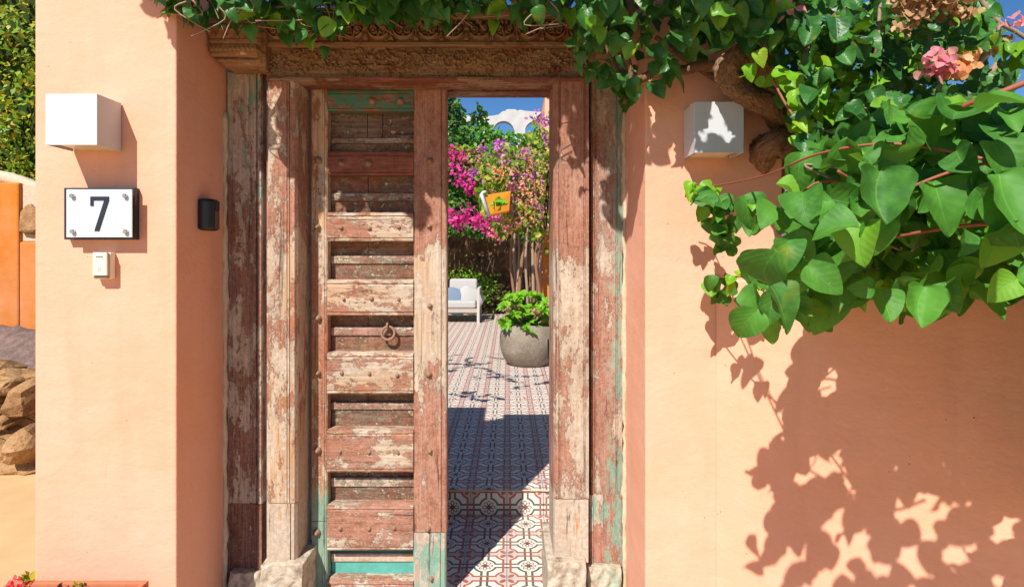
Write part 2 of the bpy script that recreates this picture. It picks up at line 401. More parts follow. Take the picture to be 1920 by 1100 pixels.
def thing(name, loc, label, cat, group=None):
    o = bpy.data.objects.new(name, None); C.objects.link(o); o.location = loc; o.empty_display_size = .1
    o['label'] = label; o['category'] = cat
    if group: o['group'] = group
    return o
def tag(o, label=None, cat=None, group=None, kind=None):
    for k, v in (('label', label), ('category', cat), ('group', group), ('kind', kind)):
        if v: o[k] = v
    return o
def spline(pts, n=8):
    pts = [Vector(p) for p in pts]; out = []
    for i in range(len(pts)-1):
        p0 = pts[max(i-1, 0)]; p1 = pts[i]; p2 = pts[i+1]; p3 = pts[min(i+2, len(pts)-1)]
        for k in range(n):
            t = k/n
            out.append(.5*((2*p1)+(p2-p0)*t+(2*p0-5*p1+4*p2-p3)*t*t+(3*p1-p0-3*p2+p3)*t**3))
    return out+[pts[-1]]
def numesh(name, V, Fc, UV, mat, smooth=True):
    """V (n,3), Fc (m,4) or (m,3) int, UV (n,2)"""
    me = bpy.data.meshes.new(name); k = Fc.shape[1]
    me.vertices.add(len(V)); me.vertices.foreach_set('co', V.astype(np.float32).ravel())
    me.loops.add(Fc.size); me.loops.foreach_set('vertex_index', Fc.astype(np.int32).ravel())
    me.polygons.add(len(Fc)); me.polygons.foreach_set('loop_start', np.arange(0, Fc.size, k, dtype=np.int32))
    if UV is not None:
        l = me.uv_layers.new(name='UVMap'); l.data.foreach_set('uv', UV[Fc.ravel()].astype(np.float32).ravel())
    me.materials.append(mat); me.update(calc_edges=True); me.validate()
    if smooth: me.shade_smooth()
    return me

# ------------------------------------------------------------------ leaves
def leaf_template(kind, seed, fine=False):
    q = random.Random(seed)
    T = [0, .07, .2, .36, .52, .68, .83, .93, 1.]
    prof = {'ovate': [.05, .26, .4, .44, .4, .31, .18, .085, .0],
            'heart': [.22, .42, .5, .49, .42, .32, .19, .09, .0],
            'ivy': [.14, .4, .34, .5, .3, .22, .15, .08, .0],
            'round': [.06, .3, .46, .5, .48, .4, .26, .14, .0]}[kind]
    fold = q.uniform(.05, .75); curl = q.uniform(-.2, 1.2); rip = q.uniform(.02, .07); ph = q.uniform(0, 6); side = q.uniform(-.12, .12)
    V, UV = [], []
    ns = (-1, -.55, 0, .55, 1)
    if fine:
        T = [.5-.5*math.cos(math.pi*i/16) for i in range(17)]; k_ = q.uniform(.95, 1.25) if kind == 'heart' else q.uniform(.8, 1.0)
        prof = [k_*(t**.45)*((1-t)**.78) for t in T]; ns = (-1, -.7, -.35, 0, .35, .7, 1)
        notch = .11 if kind == 'heart' else .02; rp2 = q.uniform(.015, .045); ph2 = q.uniform(0, 6); cup = q.uniform(-.25, .35)
        for t, w in zip(T, prof):
            for s_ in ns:
                y = t+notch*(1-abs(s_)**.6)*(1-t); x_ = s_*w+side*math.sin(t*3)
                V.append((x_, y, fold*.95*abs(s_)**1.2*w+cup*(s_*w)**2*2-curl*t*t*.45+rip*math.sin(8*t+ph+2.2*s_)*abs(s_)**1.5+rp2*math.sin(15*t+ph2*(1 if s_ > 0 else 2))*s_**2))
                UV.append((.5+s_*w, y))
        K = 7; Fc = [(j*K+i, j*K+i+1, (j+1)*K+i+1, (j+1)*K+i) for j in range(16) for i in range(6)]
        return np.array(V), np.array(Fc), np.array(UV)
    for t, w in zip(T, prof):
        w *= q.uniform(.94, 1.06) if not fine else 1
        for s_ in ns:
            y = t - (.14*abs(s_) if (t == 0 and kind == 'heart') else 0) + (.06*abs(s_) if kind == 'ivy' and .3 < t < .4 else 0)
            V.append((s_*w+side*math.sin(t*3), y, fold*abs(s_)*w*1.0-curl*t*t*.5+rip*math.sin(9*t+ph+2.5*s_)*abs(s_)))
            UV.append((.5+s_*w, t))
    K = len(ns); Fc = [(j*K+i, j*K+i+1, (j+1)*K+i+1, (j+1)*K+i) for j in range(len(T)-1) for i in range(K-1)]
    return np.array(V), np.array(Fc), np.array(UV)
TM = {'ovate': [leaf_template('ovate', i) for i in range(5)], 'heart': [leaf_template('heart', 10+i) for i in range(5)],
      'ivy': [leaf_template('ivy', 20+i) for i in range(4)], 'round': [leaf_template('round', 30+i) for i in range(4)],
      'heart_fine': [leaf_template('heart', 40+i, True) for i in range(7)], 'ovate_fine': [leaf_template('ovate', 50+i, True) for i in range(5)]}
DIA = (np.array([(0, 0, 0), (.32, .45, .1), (0, 1, -.08), (-.32, .45, .1)], float), np.array([(0, 1, 2, 3)]), np.array([(.5, 0), (.8, .5), (.5, 1), (.2, .5)]))
def frame(normal, tip):
    n = normal.normalized(); y = tip-n*tip.dot(n)
    if y.length < 1e-3: y = n.orthogonal()
    y.normalize(); x = y.cross(n)
    return np.array([[x.x, y.x, n.x], [x.y, y.y, n.y], [x.z, y.z, n.z]])
def rv(k=1.): return Vector((R.gauss(0, k), R.gauss(0, k), R.gauss(0, k)))
def leafpose(out=Vector((0, -1, 0)), jit=.45):
    n = (-SUN)*.75+out*.45+Vector((0, 0, .15))+rv(jit); t = Vector((0, 0, -1))*.75+out*.3+rv(.5)
    return frame(n, t)
def mass(name, tmpls, poses, mat, parent=None, base=None):
    """poses: list of (pos, 3x3, size). one joined mesh"""
    org = np.zeros(3)
    if parent is not None:
        r = parent
        while r: org = org+np.array(r.location); r = r.parent
    if base is not None: org = np.array(base, float)
    Vs, Fs, Us = [], [], []; off = 0
    groups = {}
    for i, p in enumerate(poses): groups.setdefault(i % len(tmpls), []).append(p)
    for k, ps in groups.items():
        v, f, u = tmpls[k]; A = np.array([p[1]*p[2] for p in ps]); T = np.array([tuple(p[0]) for p in ps])-org
        vv = np.einsum('nij,vj->nvi', A, v)+T[:, None, :]; n = len(ps)
        Vs.append(vv.reshape(-1, 3)); Fs.append((f[None]+(np.arange(n)*len(v))[:, None, None]).reshape(-1, f.shape[1])+off); Us.append(np.tile(u, (n, 1)))
        off += n*len(v)
    me = numesh(name, np.vstack(Vs), np.vstack(Fs), np.vstack(Us), mat, smooth=tmpls[0] is not DIA)
    o = bpy.data.objects.new(name, me); C.objects.link(o)
    if parent is not None: o.parent = parent
    elif base is not None: o.location = base
    o['kind'] = 'stuff'; return o
leaf_meshes = {}
def leaf_objs(root, kinds, poses, mat, name='leaf'):
    for i, (pos, A, size) in enumerate(poses):
        kd = kinds[i % len(kinds)]; k = (i*7) % len(TM[kd]); key = (kd, k, mat.name)
        if key not in leaf_meshes:
            v, f, u = TM[kd][k]; leaf_meshes[key] = numesh('leaf', v, f, u, mat)
        o = bpy.data.objects.new(name, leaf_meshes[key]); C.objects.link(o); o.parent = root
        m = Matrix(A.tolist()).to_4x4() @ Matrix.Scale(size, 4); m.translation = Vector(pos)-root.location; o.matrix_local = m

def inpoly(x, y, poly):
    c = False; n = len(poly)
    for i in range(n):
        x1, y1 = poly[i]; x2, y2 = poly[i-1]
        if (y1 > y) != (y2 > y) and x < (x2-x1)*(y-y1)/(y2-y1)+x1: c = not c
    return c
def px(p): return (CX+p.x*F/p.y, HY-(p.z-CH)*F/p.y)

# ================================================================== GROUND AND STRUCTURE
g = MB(); g.quadgrid([(x*1., y*1., -.03) for y in (-200, -60, -8, 2.4, 8, 40, 200, 900) for x in (-700, -60, -8, -3, 8, 60, 700)], 7, 8)
tag(g.build('ground', M['sand']), kind='structure')
FD, DD = 1.92, 2.25        # facade front plane, door frame plane
TOP = 2.55
# left gate pillar
lw = MB().box(X(65, FD), -1.147, FD, 2.55, -.03, TOP)
o = lw.build('gate_pillar', M['wall'], base=(-1.39, 2.2, -.03), bevel=.006, seg=3)
tag(o, 'smooth apricot rendered gate pillar left of the door, carrying the house number', 'wall')
# right gate pillar
rw = MB().box(.4765, .95, FD, 2.55, -.03, TOP)
o = rw.build('gate_pillar', M['wall'], base=(.66, 2.2, -.03), bevel=.006, seg=3)
tag(o, 'apricot rendered gate pillar right of the door with vine shadows near its top', 'wall')
TH = math.radians(40); cw, sw = math.cos(TH), math.sin(TH); WX = .716
WZ = 1.34
L = 2.6; a = (WX, FD-.002); b = (WX+L*cw, FD-L*sw)
low = MB().hprism([a, b, (b[0]+.3, b[1]+.16), (a[0]+.3, a[1]+.16), (a[0]+.15, a[1])], -.03, WZ)
# denser front for a soft hand-trowelled surface is done by bump
o = low.build('garden_wall', M['wall_low'], base=(WX, FD, -.03), bevel=.008, seg=3)
tag(o, 'low apricot garden wall running towards the viewer, covered in leaf shadows', 'wall')

# ------------------------------------------------------------------ carved door frame
fr = thing('carved_door_frame', (X(800, DD), DD, 0), 'old carved wooden door frame with flaking red, white and green paint', 'door frame')
D1, D2, D3 = 2.255, 2.185, 2.42
mats = dict(
 lo=paint('paint_left_outer_jamb', 'z', .52, ((.7, 1.2, .3), (1.5, 2.2, .45)), .6, 1, redcol=((.12, .03, .018), (.3, .1, .06))),
 li=paint('paint_left_inner_jamb', 'z', .5, (), .6, 2, ((X(505, D2), X(553, D2), .5, .95),), 'pale', redz=((1.5, 2.2, .2), (-.1, .75, -.35))),
 lb=paint('paint_left_block', 'z', 1.05, (), .3, 3, redcol=((.07, .015, .01), (.2, .045, .03))),
 lib=paint('paint_left_inner_block', 'z', -.3, (), .75, 4, ((X(507, D2), X(551, D2), .37, .48),), 'pale'),
 ri=paint('paint_right_inner_jamb', 'z', .55, (), .65, 5, (), 'pale', redz=((1.45, 2.2, .3), (1.1, 1.4, -.3), (.55, .95, .15))),
 rib=paint('paint_right_inner_block', 'z', -.4, (), .7, 6, ((X(1045, D2), X(1066, D2), .3, .45), (X(1070, D2), X(1090, D2), .25, .43)), 'pale'),
 ro=paint('paint_right_outer_jamb', 'z', .5, ((.45, .75, .35),), .65, 7, (), 'grey', greenx=(X(1120, D1), X(1160, D1), .48)),
 rob=paint('paint_right_outer_block', 'z', .7, ((.1, .6, .5),), .5, 8, (), 'grey'),
 side=paint('paint_jamb_side', 'z', .25, (), .5, 9, (), 'tan'),
 beam=paint('paint_carved_beam', 'x', .3, (), .05, 10, (), 'umber', redcol=((.14, .035, .02), (.32, .12, .06))),
 cap=paint('paint_carved_capital', 'x', .2, ((1.9, 2.2, .2),), .1, 11, (), 'umber', redcol=((.12, .04, .02), (.3, .14, .07))),
 lip=paint('paint_lintel_lip', 'x', .6, (), .1, 12, (), 'umber', redcol=((.1, .015, .01), (.24, .04, .03))),
)
def pbox(name, x0, x1, y0, y1, d, dback, mat, parent=fr, bev=.003):
    return MB().box(X(x0, d), X(x1, d), d, dback, Z(y1, d), Z(y0, d)).build(name, mat, parent, bevel=bev)
def moulded(name, x0, x1, y0, y1, d, dback, mat, prof, parent=fr):
    """vertical board with a profile across its width. prof: list of (fraction, proud)"""
    xa, xb = X(x0, d), X(x1, d); pts = [(xa, dback)]+[(xa+(xb-xa)*f, d-p) for f, p in prof]+[(xb, dback)]
    return MB().hprism(pts, Z(y1, d), Z(y0, d)).build(name, mat, parent)
# profile helpers : border beads
PL = [(0, 0), (.02, .004), (.1, .004), (.12, -.002), (.15, -.002), (.17, .003), (.62, .004), (.66, -.003), (.7, -.003), (.72, .004), (.8, .004), (.82, -.006), (.86, -.006), (.88, .012), (.97, .012), (1, .004)]
moulded('outer_jamb', 426, 494, 137, 942, D1, 2.5, mats['lo'], PL)
moulded('outer_plinth_block', 427, 493, 944, 1072, D1, 2.5, mats['lb'], [(0, .004), (.06, .004), (.08, -.006), (.74, -.006), (.76, .004), (.84, .004), (.86, -.006), (.88, .014), (1, .012)])
PI_ = [(0, -.02), (.1, -.02), (.11, .0), (.68, 0), (.685, -.006), (.7, -.006), (.705, .001), (.76, .001), (.765, -.004), (.78, -.004), (.79, .003), (.93, .003), (1, -.014)]
moulded('inner_jamb', 496, 557, 145, 942, D2, D3, mats['li'], PI_)
moulded('inner_plinth_block', 496, 556, 943.5, 1063, D2, D3, mats['lib'], [(0, -.02), (.1, -.02), (.11, .002), (.8, .002), (.81, -.004), (.83, -.004), (.84, .003), (.93, .003), (1, -.012)])
PR = [(0, -.012), (.06, .003), (.14, .003), (.15, -.004), (.2, -.004), (.21, .002), (.85, .002), (.86, -.004), (.9, -.004), (.91, .004), (1, .002)]
moulded('inner_jamb', 1038, 1104, 145, 934, D2, D3, mats['ri'], PR)
moulded('inner_plinth_block', 1038, 1103, 935.5, 1053, D2, D3, mats['rib'], [(0, -.01), (.04, .003), (1, .003)])
PO = [(0, 0), (.03, .003), (.1, .003), (.11, -.004), (.16, -.004), (.17, .002), (.78, .003), (.79, -.004), (.84, -.004), (.85, .003), (1, .0)]
moulded('outer_jamb', 1108, 1167, 137, 926, D1-.01, 2.5, mats['ro'], PO)
moulded('outer_plinth_block', 1105, 1167, 928, 1061, D1-.02, 2.5, mats['rob'], [(0, 0), (.05, .003), (.12, .003), (.14, -.004), (.2, -.004), (.21, .001), (.95, .003), (1, 0)])
# rebates behind the jambs
MB().box(X(573, 2.42), X(586, 2.42), 2.345, 2.42, 0, 2.12).build('door_stop', mats['side'], fr)
def rough_stone(name, x0, x1, y0, y1, z0, z1, parent, mat, seed, label=None):
    q = np.random.default_rng(seed); n = 25
    o = MB(); c = Vector(((x0+x1)/2, (y0+y1)/2, (z0+z1)/2)); h = Vector(((x1-x0)/2, (y1-y0)/2, (z1-z0)/2))
    sg = np.linspace(-1, 1, n); noise = {}
    def push(p):
        k = (round(p[0], 3), round(p[1], 3), round(p[2], 3))
        if k not in noise:
            vv_ = Vector((c.x+p[0]*h.x, c.y+p[1]*h.y, c.z+p[2]*h.z)); noise[k] = np.array(mnoise.noise_vector(vv_*18+Vector((seed, 0, 0))))*.004+np.array(mnoise.noise_vector(vv_*60))*.002
        r = noise[k]; L_ = [abs(t) > .999 for t in p]; kk = .985 if sum(L_) >= 2 else 1
        o.v.append((c.x+p[0]*h.x*kk+r[0], c.y+p[1]*h.y*kk+r[1]-.006*math.sin(9*p[0]+seed)*math.cos(7*p[2]), c.z+p[2]*h.z*kk+r[2]))
    for ax in range(3):
        for sd in (-1, 1):
            b = len(o.v)
            for a_ in sg:
                for b_ in sg:
                    p = [0, 0, 0]; p[ax] = sd; p[(ax+1) % 3] = a_; p[(ax+2) % 3] = b_; push(p)
            for i in range(n-1):
                for j in range(n-1): o.f.append((b+i*n+j, b+(i+1)*n+j, b+(i+1)*n+j+1, b+i*n+j+1))
    ob = o.build(name, mat, parent, smooth=True)
    if label: ob['label'] = label
    return ob
mm = N('worn_carved_stone', .9, .2)
st_n = mm.noise(mm.pos, 22, 9, .7); gsx = mm.noise(mm.pos, 9, 4)
gx = mm.rng(mm.xyz()[0], .3, .38)
mm.col(mm.mix(mm.mul(mm.rng(gsx, .42, .56), mm.mul(gx, .7)), mm.ramp(st_n, ((.3, (.18, .12, .07)), (.45, (.42, .34, .25)), (.65, (.6, .52, .42)))), (.3, .42, .3)))
wv = mm.vor(mm.pos, 26, 'DISTANCE_TO_EDGE'); mm.bump(mm.add(mm.mul(mm.rng(wv, 0, .25), .25), st_n), .008); M['carvestone'] = mm.m
rough_stone('base_stone', X(428, 2.22), X(488, 2.22), 2.22, 2.5, -.03, Z(1074, 2.22), fr, M['carvestone'], 1)
rough_stone('base_stone', X(486, 2.14), X(566, 2.14), 2.14, 2.47, -.03, Z(1061, 2.14), fr, M['carvestone'], 2)
rough_stone('base_stone', X(1026, 2.14), X(1100, 2.14), 2.14, 2.47, -.03, Z(1055, 2.14), fr, M['carvestone'], 3)
rough_stone('base_stone', X(1101, 2.2), X(1166, 2.2), 2.2, 2.5, -.03, Z(1064, 2.2), fr, M['carvestone'], 4)
# mortar bead between frame and reveal
for sx, x_ in ((1, .478), (-1, -1.149)):
    pts = [(x_-sx*.006+R.uniform(-.003, .003), 2.262-(.02), z_) for z_ in np.linspace(-.02, 2.0, 60)]
    MB().tube(pts, [R.uniform(.007, .014) for _ in pts], 6, .4).build('mortar_bead', M['mortar'], fr, smooth=True)['kind'] = 'stuff'

# --- carved relief panels
def relief(name, x0, x1, z0, z1, y, depth, mat, hf, nx, nz, parent=fr, back=.1, bend=None):
    u = np.linspace(x0, x1, nx); w = np.linspace(z0, z1, nz); U, Wz = np.meshgrid(u, w); H = hf((U-x0)/(z1-z0), (Wz-z0)/(z1-z0))
    Yv = y-depth*H
    Yv[0, :] = y+back; Yv[-1, :] = y+back; Yv[:, 0] = y+back; Yv[:, -1] = y+back
    U2 = U.copy(); U2[:, 0] = U[:, 1]; U2[:, -1] = U[:, -2]; W2 = Wz.copy(); W2[0, :] = Wz[1, :]; W2[-1, :] = Wz[-2, :]
    if bend is not None: U2, Yv, W2 = bend(U2, Yv, W2)
    V = np.stack([U2, Yv, W2], -1).reshape(-1, 3)
    r = Vector((0, 0, 0)); q = parent
    while q: r += q.location; q = q.parent
    V -= np.array(r)
    idx = np.arange(nx*nz).reshape(nz, nx)
    Fc = np.stack([idx[:-1, :-1], idx[:-1, 1:], idx[1:, 1:], idx[1:, :-1]], -1).reshape(-1, 4)
    me = numesh(name, V, Fc, None, mat, smooth=True); o = bpy.data.objects.new(name, me); C.objects.link(o); o.parent = parent; return o
def ridge(U, V, pts, w):
    d = np.full(U.shape, 9.)
    for i in range(len(pts)-1):
        a, b = np.array(pts[i]), np.array(pts[i+1]); ab = b-a; L2 = (ab**2).sum()+1e-9
        mk = (np.abs(U-a[0]) < .45)
        t = np.clip(((U[mk]-a[0])*ab[0]+(V[mk]-a[1])*ab[1])/L2, 0, 1)
        d[mk] = np.minimum(d[mk], np.hypot(U[mk]-a[0]-t*ab[0], V[mk]-a[1]-t*ab[1]))
    return np.clip(1-(d/w)**2, 0, 1)**.6
def nz2(U, V, s, seed, oct=3):
    q = np.random.default_rng(seed); H = np.zeros(U.shape); a = 1
    for o in range(oct):
        g = q.random((64, 256)); x = (U*s*(2**o)) % 255; y = (V*s*(2**o)) % 63
        xi, yi = x.astype(int), y.astype(int); fx, fy = x-xi, y-yi; fx = fx*fx*(3-2*fx); fy = fy*fy*(3-2*fy)
        H += a*((g[yi % 64, xi % 256]*(1-fx)+g[yi % 64, (xi+1) % 256]*fx)*(1-fy)+(g[(yi+1) % 64, xi % 256]*(1-fx)+g[(yi+1) % 64, (xi+1) % 256]*fx)*fy); a *= .5
    return H/2
def spiral(cx, cy, r0, r1, a0, turns, n=26):
    return [(cx+(r0+(r1-r0)*t)*math.cos(a0+turns*2*math.pi*t), cy+(r0+(r1-r0)*t)*math.sin(a0+turns*2*math.pi*t)) for t in np.linspace(0, 1, n)]
def hf_frieze(U, V):
    P_ = .92; u = U % P_; H = np.zeros(U.shape)
    mo = []
    for sx in (-1, 1):
        c = P_/2
        f = lambda x: c+sx*x
        mo += [[(f(x), y) for x, y in ((.0, .1), (.16, .13), (.32, .24), (.4, .42), (.36, .6), (.26, .62), (.22, .5), (.28, .42))],
               [(f(.05), .62), (f(.12), .8), (f(.26), .9), (f(.4), .82)], [(f(.02), .15), (f(.06), .4), (f(.17), .55)],
               [(f(.42), .05), (f(.46), .3), (f(.44), .6), (f(.34), .75)]]
        H = np.maximum(H, ridge(u, V, spiral(f(.17), .34, .13, .03, 1.5 if sx > 0 else 1.6, 1.2*sx), .04))
    for p in mo: H = np.maximum(H, ridge(u, V, p, .045))
    for (cx_, cy_, rx, ry) in ((P_/2, .8, .05, .14), (P_/2-.1, .68, .045, .09), (P_/2+.1, .68, .045, .09), (.0, .7, .06, .15), (P_, .7, .06, .15), (P_/2-.17, .34, .045, .045), (P_/2+.17, .34, .045, .045)):
        e = ((u-cx_)/rx)**2+((V-cy_)/ry)**2; H = np.maximum(H, np.clip(1-e, 0, 1)**.5*.8)
    H = H*.85*(.7+.5*nz2(U, V, 6, 3)); H += .12*nz2(U, V, 30, 4)
    return np.where(V > .965, .9, H)
def hf_beam(U, V):
    L_ = U.max(); H = .3*nz2(U, V, 16, 5, 4)
    q = random.Random(4)
    k = 0; x = .35
    while x < L_:
        up = k % 2; cy = .58 if up else .42
        if q.random() < .6: s_ = spiral(x, cy+q.uniform(-.1, .1), q.uniform(.16, .3), .05, math.pi*q.uniform(0, 2), q.choice((-1, 1))*q.uniform(.7, 1.3), 30); H = np.maximum(H, ridge(U, V, s_, .04)*q.uniform(.35, .7))
        for j in range(3):
            s_ = spiral(x+q.uniform(-.3, .3), q.uniform(.1, .9), q.uniform(.06, .14), .02, q.uniform(0, 6), q.choice((-1, 1))*q.uniform(.3, .8), 12); H = np.maximum(H, ridge(U, V, s_, .026)*q.uniform(.4, .9))
        for j in range(7):
            an = q.uniform(0, 6.28); rr = q.uniform(.12, .38); cx_, cy_ = x+rr*math.cos(an), cy+rr*math.sin(an)*.8
            e = ((U-cx_)/q.uniform(.04, .09))**2+((V-cy_)/q.uniform(.03, .08))**2; H = np.maximum(H, np.clip(1-e, 0, 1)**.5*q.uniform(.4, .8))
        x += .52; k += 1
    for i in range(330):
        cx_, cy_ = q.uniform(0, L_), q.uniform(.05, .95); e = ((U-cx_)/q.uniform(.02, .06))**2+((V-cy_)/q.uniform(.02, .06))**2
        H = np.maximum(H, np.clip(1-e, 0, 1)**.5*q.uniform(.3, .7))
    for cx_ in (L_*.355, L_*.60):
        e = np.hypot((U-cx_)/.24, (V-.68)/.22); H = np.where(e < 1, np.clip(e-.55, 0, 1)*1.2, H); an = np.arctan2(V-.68, U-cx_)
        H = np.where(e < .75, (.75-e)*1.1*(.6+.4*np.cos(an*6)), H)
    return np.clip(H*(.65+.6*nz2(U, V, 5, 8)), 0, 1)
def hf_cap(U, V):
    H = .25*nz2(U, V, 14, 9, 4)+.35
    H = H-.5*np.clip(1-np.abs(V-.36)/.03, 0, 1)-.4*np.clip(1-np.abs(V-.86)/.02, 0, 1)-.4*np.clip(1-np.abs(V-.74)/.02, 0, 1)
    pet = np.clip(1-(((U % .09)-.045)/.04)**2-((V-.26)/.06)**2, 0, 1)**.5; H = np.maximum(H, pet*.9)
    H = H+.3*ridge(U, V, [(x_, .55+.07*math.sin(x_*30)) for x_ in np.linspace(0, 1, 40)], .03)
    H = H+.25*ridge(U, V, [(x_, .66+.05*math.cos(x_*38)) for x_ in np.linspace(0, 1, 40)], .02)
    return np.clip(H, 0, 1)
DB = 2.2
relief('carved_beam', X(500, DB), X(1105, DB), Z(146, DB), Z(84, DB), DB, .034, mats['beam'], hf_beam, 900, 100)
pbox('lintel_lip', 498, 1104, 144, 151, 2.17, 2.293, mats['lip'])
pbox('lintel_bead', 500, 1104, 78, 86, 2.165, 2.4, mats['beam'])
relief('carved_frieze', X(500, 2.18), X(1105, 2.18), Z(79, 2.18), Z(28, 2.18), 2.18, .034, mats['beam'], hf_frieze, 900, 80)
pbox('cornice', 498, 1106, 14, 29, 2.12, 2.5, mats['beam'])
# back core of the lintel and top strip
MB().box(X(500, 2.3), X(1106, 2.3), 2.24, 2.293, Z(151, 2.17)+.01, 2.36)
MB().box(X(573, 2.42), X(1040, 2.42), 2.36, 2.45, Z(166, 2.3)+.004, 2.3).build('lintel_core', mats['lip'], fr)
# capitals: brackets at both ends, narrower towards the bottom
def capital(xa, xb, sgn):
    d = 2.12
    def bend(U, Y, Wz):
        t = (Wz-Wz.min())/(Wz.max()-Wz.min())
        k = np.where(t < .14, (.14-t)/.14, 0)
        xin = X(xb, d) if sgn > 0 else X(xa, d)
        U = U + sgn*k*.03*np.abs(U-xin)/abs(X(xb, d)-X(xa, d)) + sgn*(.012*(1-t))*np.abs(U-xin)/abs(X(xb, d)-X(xa, d))
        Y = Y + k*.05
        return U, Y, Wz
    relief('capital', X(xa, d), X(xb, d), Z(119, d), Z(20, d), d, .022, mats['cap'], hf_cap, 150, 150, back=.14, bend=bend)
capital(391, 484, 1); capital(1118, 1176, -1)
pbox('bracket_strip', 485, 498, 26, 131, 2.15, 2.4, mats['cap'])
pbox('bracket_strip', 1106, 1117, 26, 131, 2.15, 2.4, mats['cap'])

# ------------------------------------------------------------------ left door leaf
LD = 2.30
dl = thing('wooden_door_leaf', (X(583, LD), LD, .01), 'closed left leaf of the weathered plank door with a rusty ring knocker', 'door')
dm = [paint('paint_door_upper', 'x', .78, (), .2, 21, (), 'dark', redcol=((.12, .028, .015), (.3, .075, .04))),
      paint('paint_door_mid', 'x', .5, (), .6, 22, (), 'pale'), paint('paint_door_low', 'x', .62, (), .6, 23, (), 'pale'),
      paint('paint_door_green', 'x', .5, ((1.9, 2.2, .62),), .05, 24, (), 'dark')]
stile_m = paint('paint_door_stile', 'z', .52, ((-.1, .46, .9), (1.95, 2.2, .4)), .55, 25, (), 'tan')
stile_r = paint('paint_door_stile_right', 'z', .45, ((1.9, 2.2, .25),), .6, 31, (), 'pale', redz=((1.5, 2.2, .6), (1.0, 1.42, -.45), (.3, .85, .35)))
panel_m = paint('paint_door_panel', 'x', .5, (), .3, 26, (), 'dark', redcol=((.11, .035, .022), (.32, .13, .08)), crust=.9)
panel_g = paint('paint_door_panel_turquoise', 'x', -.5, (), .7, 27, (), 'tan')
batt_m = paint('paint_door_batten', 'x', .45, (), .4, 28, (), 'grey', redcol=((.16, .05, .035), (.36, .15, .1)), crust=1.0)
turq = flat('turquoise_paint', (.1, .36, .3), .7, .2, 0, .35, 30, .001)
grey_low = paint('paint_stile_foot', 'z', -.2, ((-.1, .5, .55),), .6, 29, (), 'grey')
def dz(y): return Z(y, LD)
zb = .03
def stile(x0, x1, y0, y1, mat, name='stile', beads=True, proud=0):
    xa, xb = X(x0, LD), X(x1, LD); w = xb-xa; b = .006
    pts = [(xa, LD+.045), (xa, LD-proud+.004), (xa+.004, LD-proud), (xa+w*.82, LD-proud), (xa+w*.825, LD-proud+.005), (xa+w*.84, LD-proud+.005), (xa+w*.85, LD-proud-.001), (xb-.005, LD-proud-.001), (xb, LD-proud+.004), (xb, LD+.045)]
    return MB().hprism(pts, dz(y1) if y1 < 1100 else zb, dz(y0)).build(name, mat, dl)
stile(583, 614, 167, 976, stile_m); stile(583, 614, 977.5, 1200, stile_m, 'stile_foot')
stile(776, 838, 167, 996, stile_r, proud=.004); stile(775, 836, 997.5, 1200, grey_low, 'stile_foot', proud=.004)
rails = [(167, 208, 3), (283, 328, 0), (398, 452, 1), (524, 591, 1), (660, 737, 1), (804, 883, 2), (945, 1029, 2), (1085, 1150, 1)]
xl, xr = X(614, LD)+.001, X(776, LD)-.001
for i, (y0, y1, k) in enumerate(rails):
    pr = .002 if y1 < 400 else .010
    zt, z0 = dz(y0), dz(y1)
    if z0 < 0: z0 = .03
    f = LD-pr; bk = LD+.055; lip = .014
    poly = [(bk, zt-.001), (LD+.006, zt), (f+.002, zt-.004), (f-.001, zt-lip), (f+.004, zt-lip-.002), (f+.003, zt-lip-.006), (f, zt-lip-.01), (f, z0+.016), (f+.004, z0+.013), (f+.004, z0+.009), (f, z0+.006), (f+.003, z0), (bk, z0)]
    mb = MB(); n = len(poly); nx = 14
    rows = []
    for a_ in np.linspace(xl, xr, nx):
        rows += [(a_, y_+R.uniform(-.0007, .0007), z_+R.uniform(-.0008, .0008)) for y_, z_ in poly]
    mb.quadgrid(rows, n, nx, True); mb.f.append(tuple(range(n))); mb.f.append(tuple((nx-1)*n+j for j in range(n)))
    mb.build('rail', dm[k], dl)
# panels: planks behind, batten across
prow = [(208, 283, 253, 262), (328, 398, 358, 372), (452, 524, 478, 492), (591, 660, 614, 629), (737, 804, 757, 770), (883, 945, 901, 917), (1029, 1085, 1045, 1060)]
for i, (y0, y1, b0, b1) in enumerate(prow):
    pd = LD+.055; zt, z0 = dz(y0)+.01, dz(y1)-.02
    xs = [xl-.01, X(684, LD), xr+.01] if i else [xl-.01, X(683, LD), X(712, LD), xr+.01]
    for a_, c_ in zip(xs, xs[1:]):
        MB().box(a_+.001, c_-.0015, pd+R.uniform(0, .002), pd+.02, z0, zt).build('plank', turq if i == 6 else panel_m, dl, bevel=.0015)
    zz1, zz0 = dz(b0)-.004, dz(b1)-.006
    MB().box(xl+.001, xr-.001, pd-.016, pd+.001, zz0, zz1).build('batten', panel_g if i == 6 else batt_m, dl, bevel=.004)
    MB().box(xl+.001, xr-.001, pd-.008, pd+.0005, dz(y1)-.012, zz0-.001).build('lower_board', turq if i == 6 else panel_m, dl, bevel=.002)
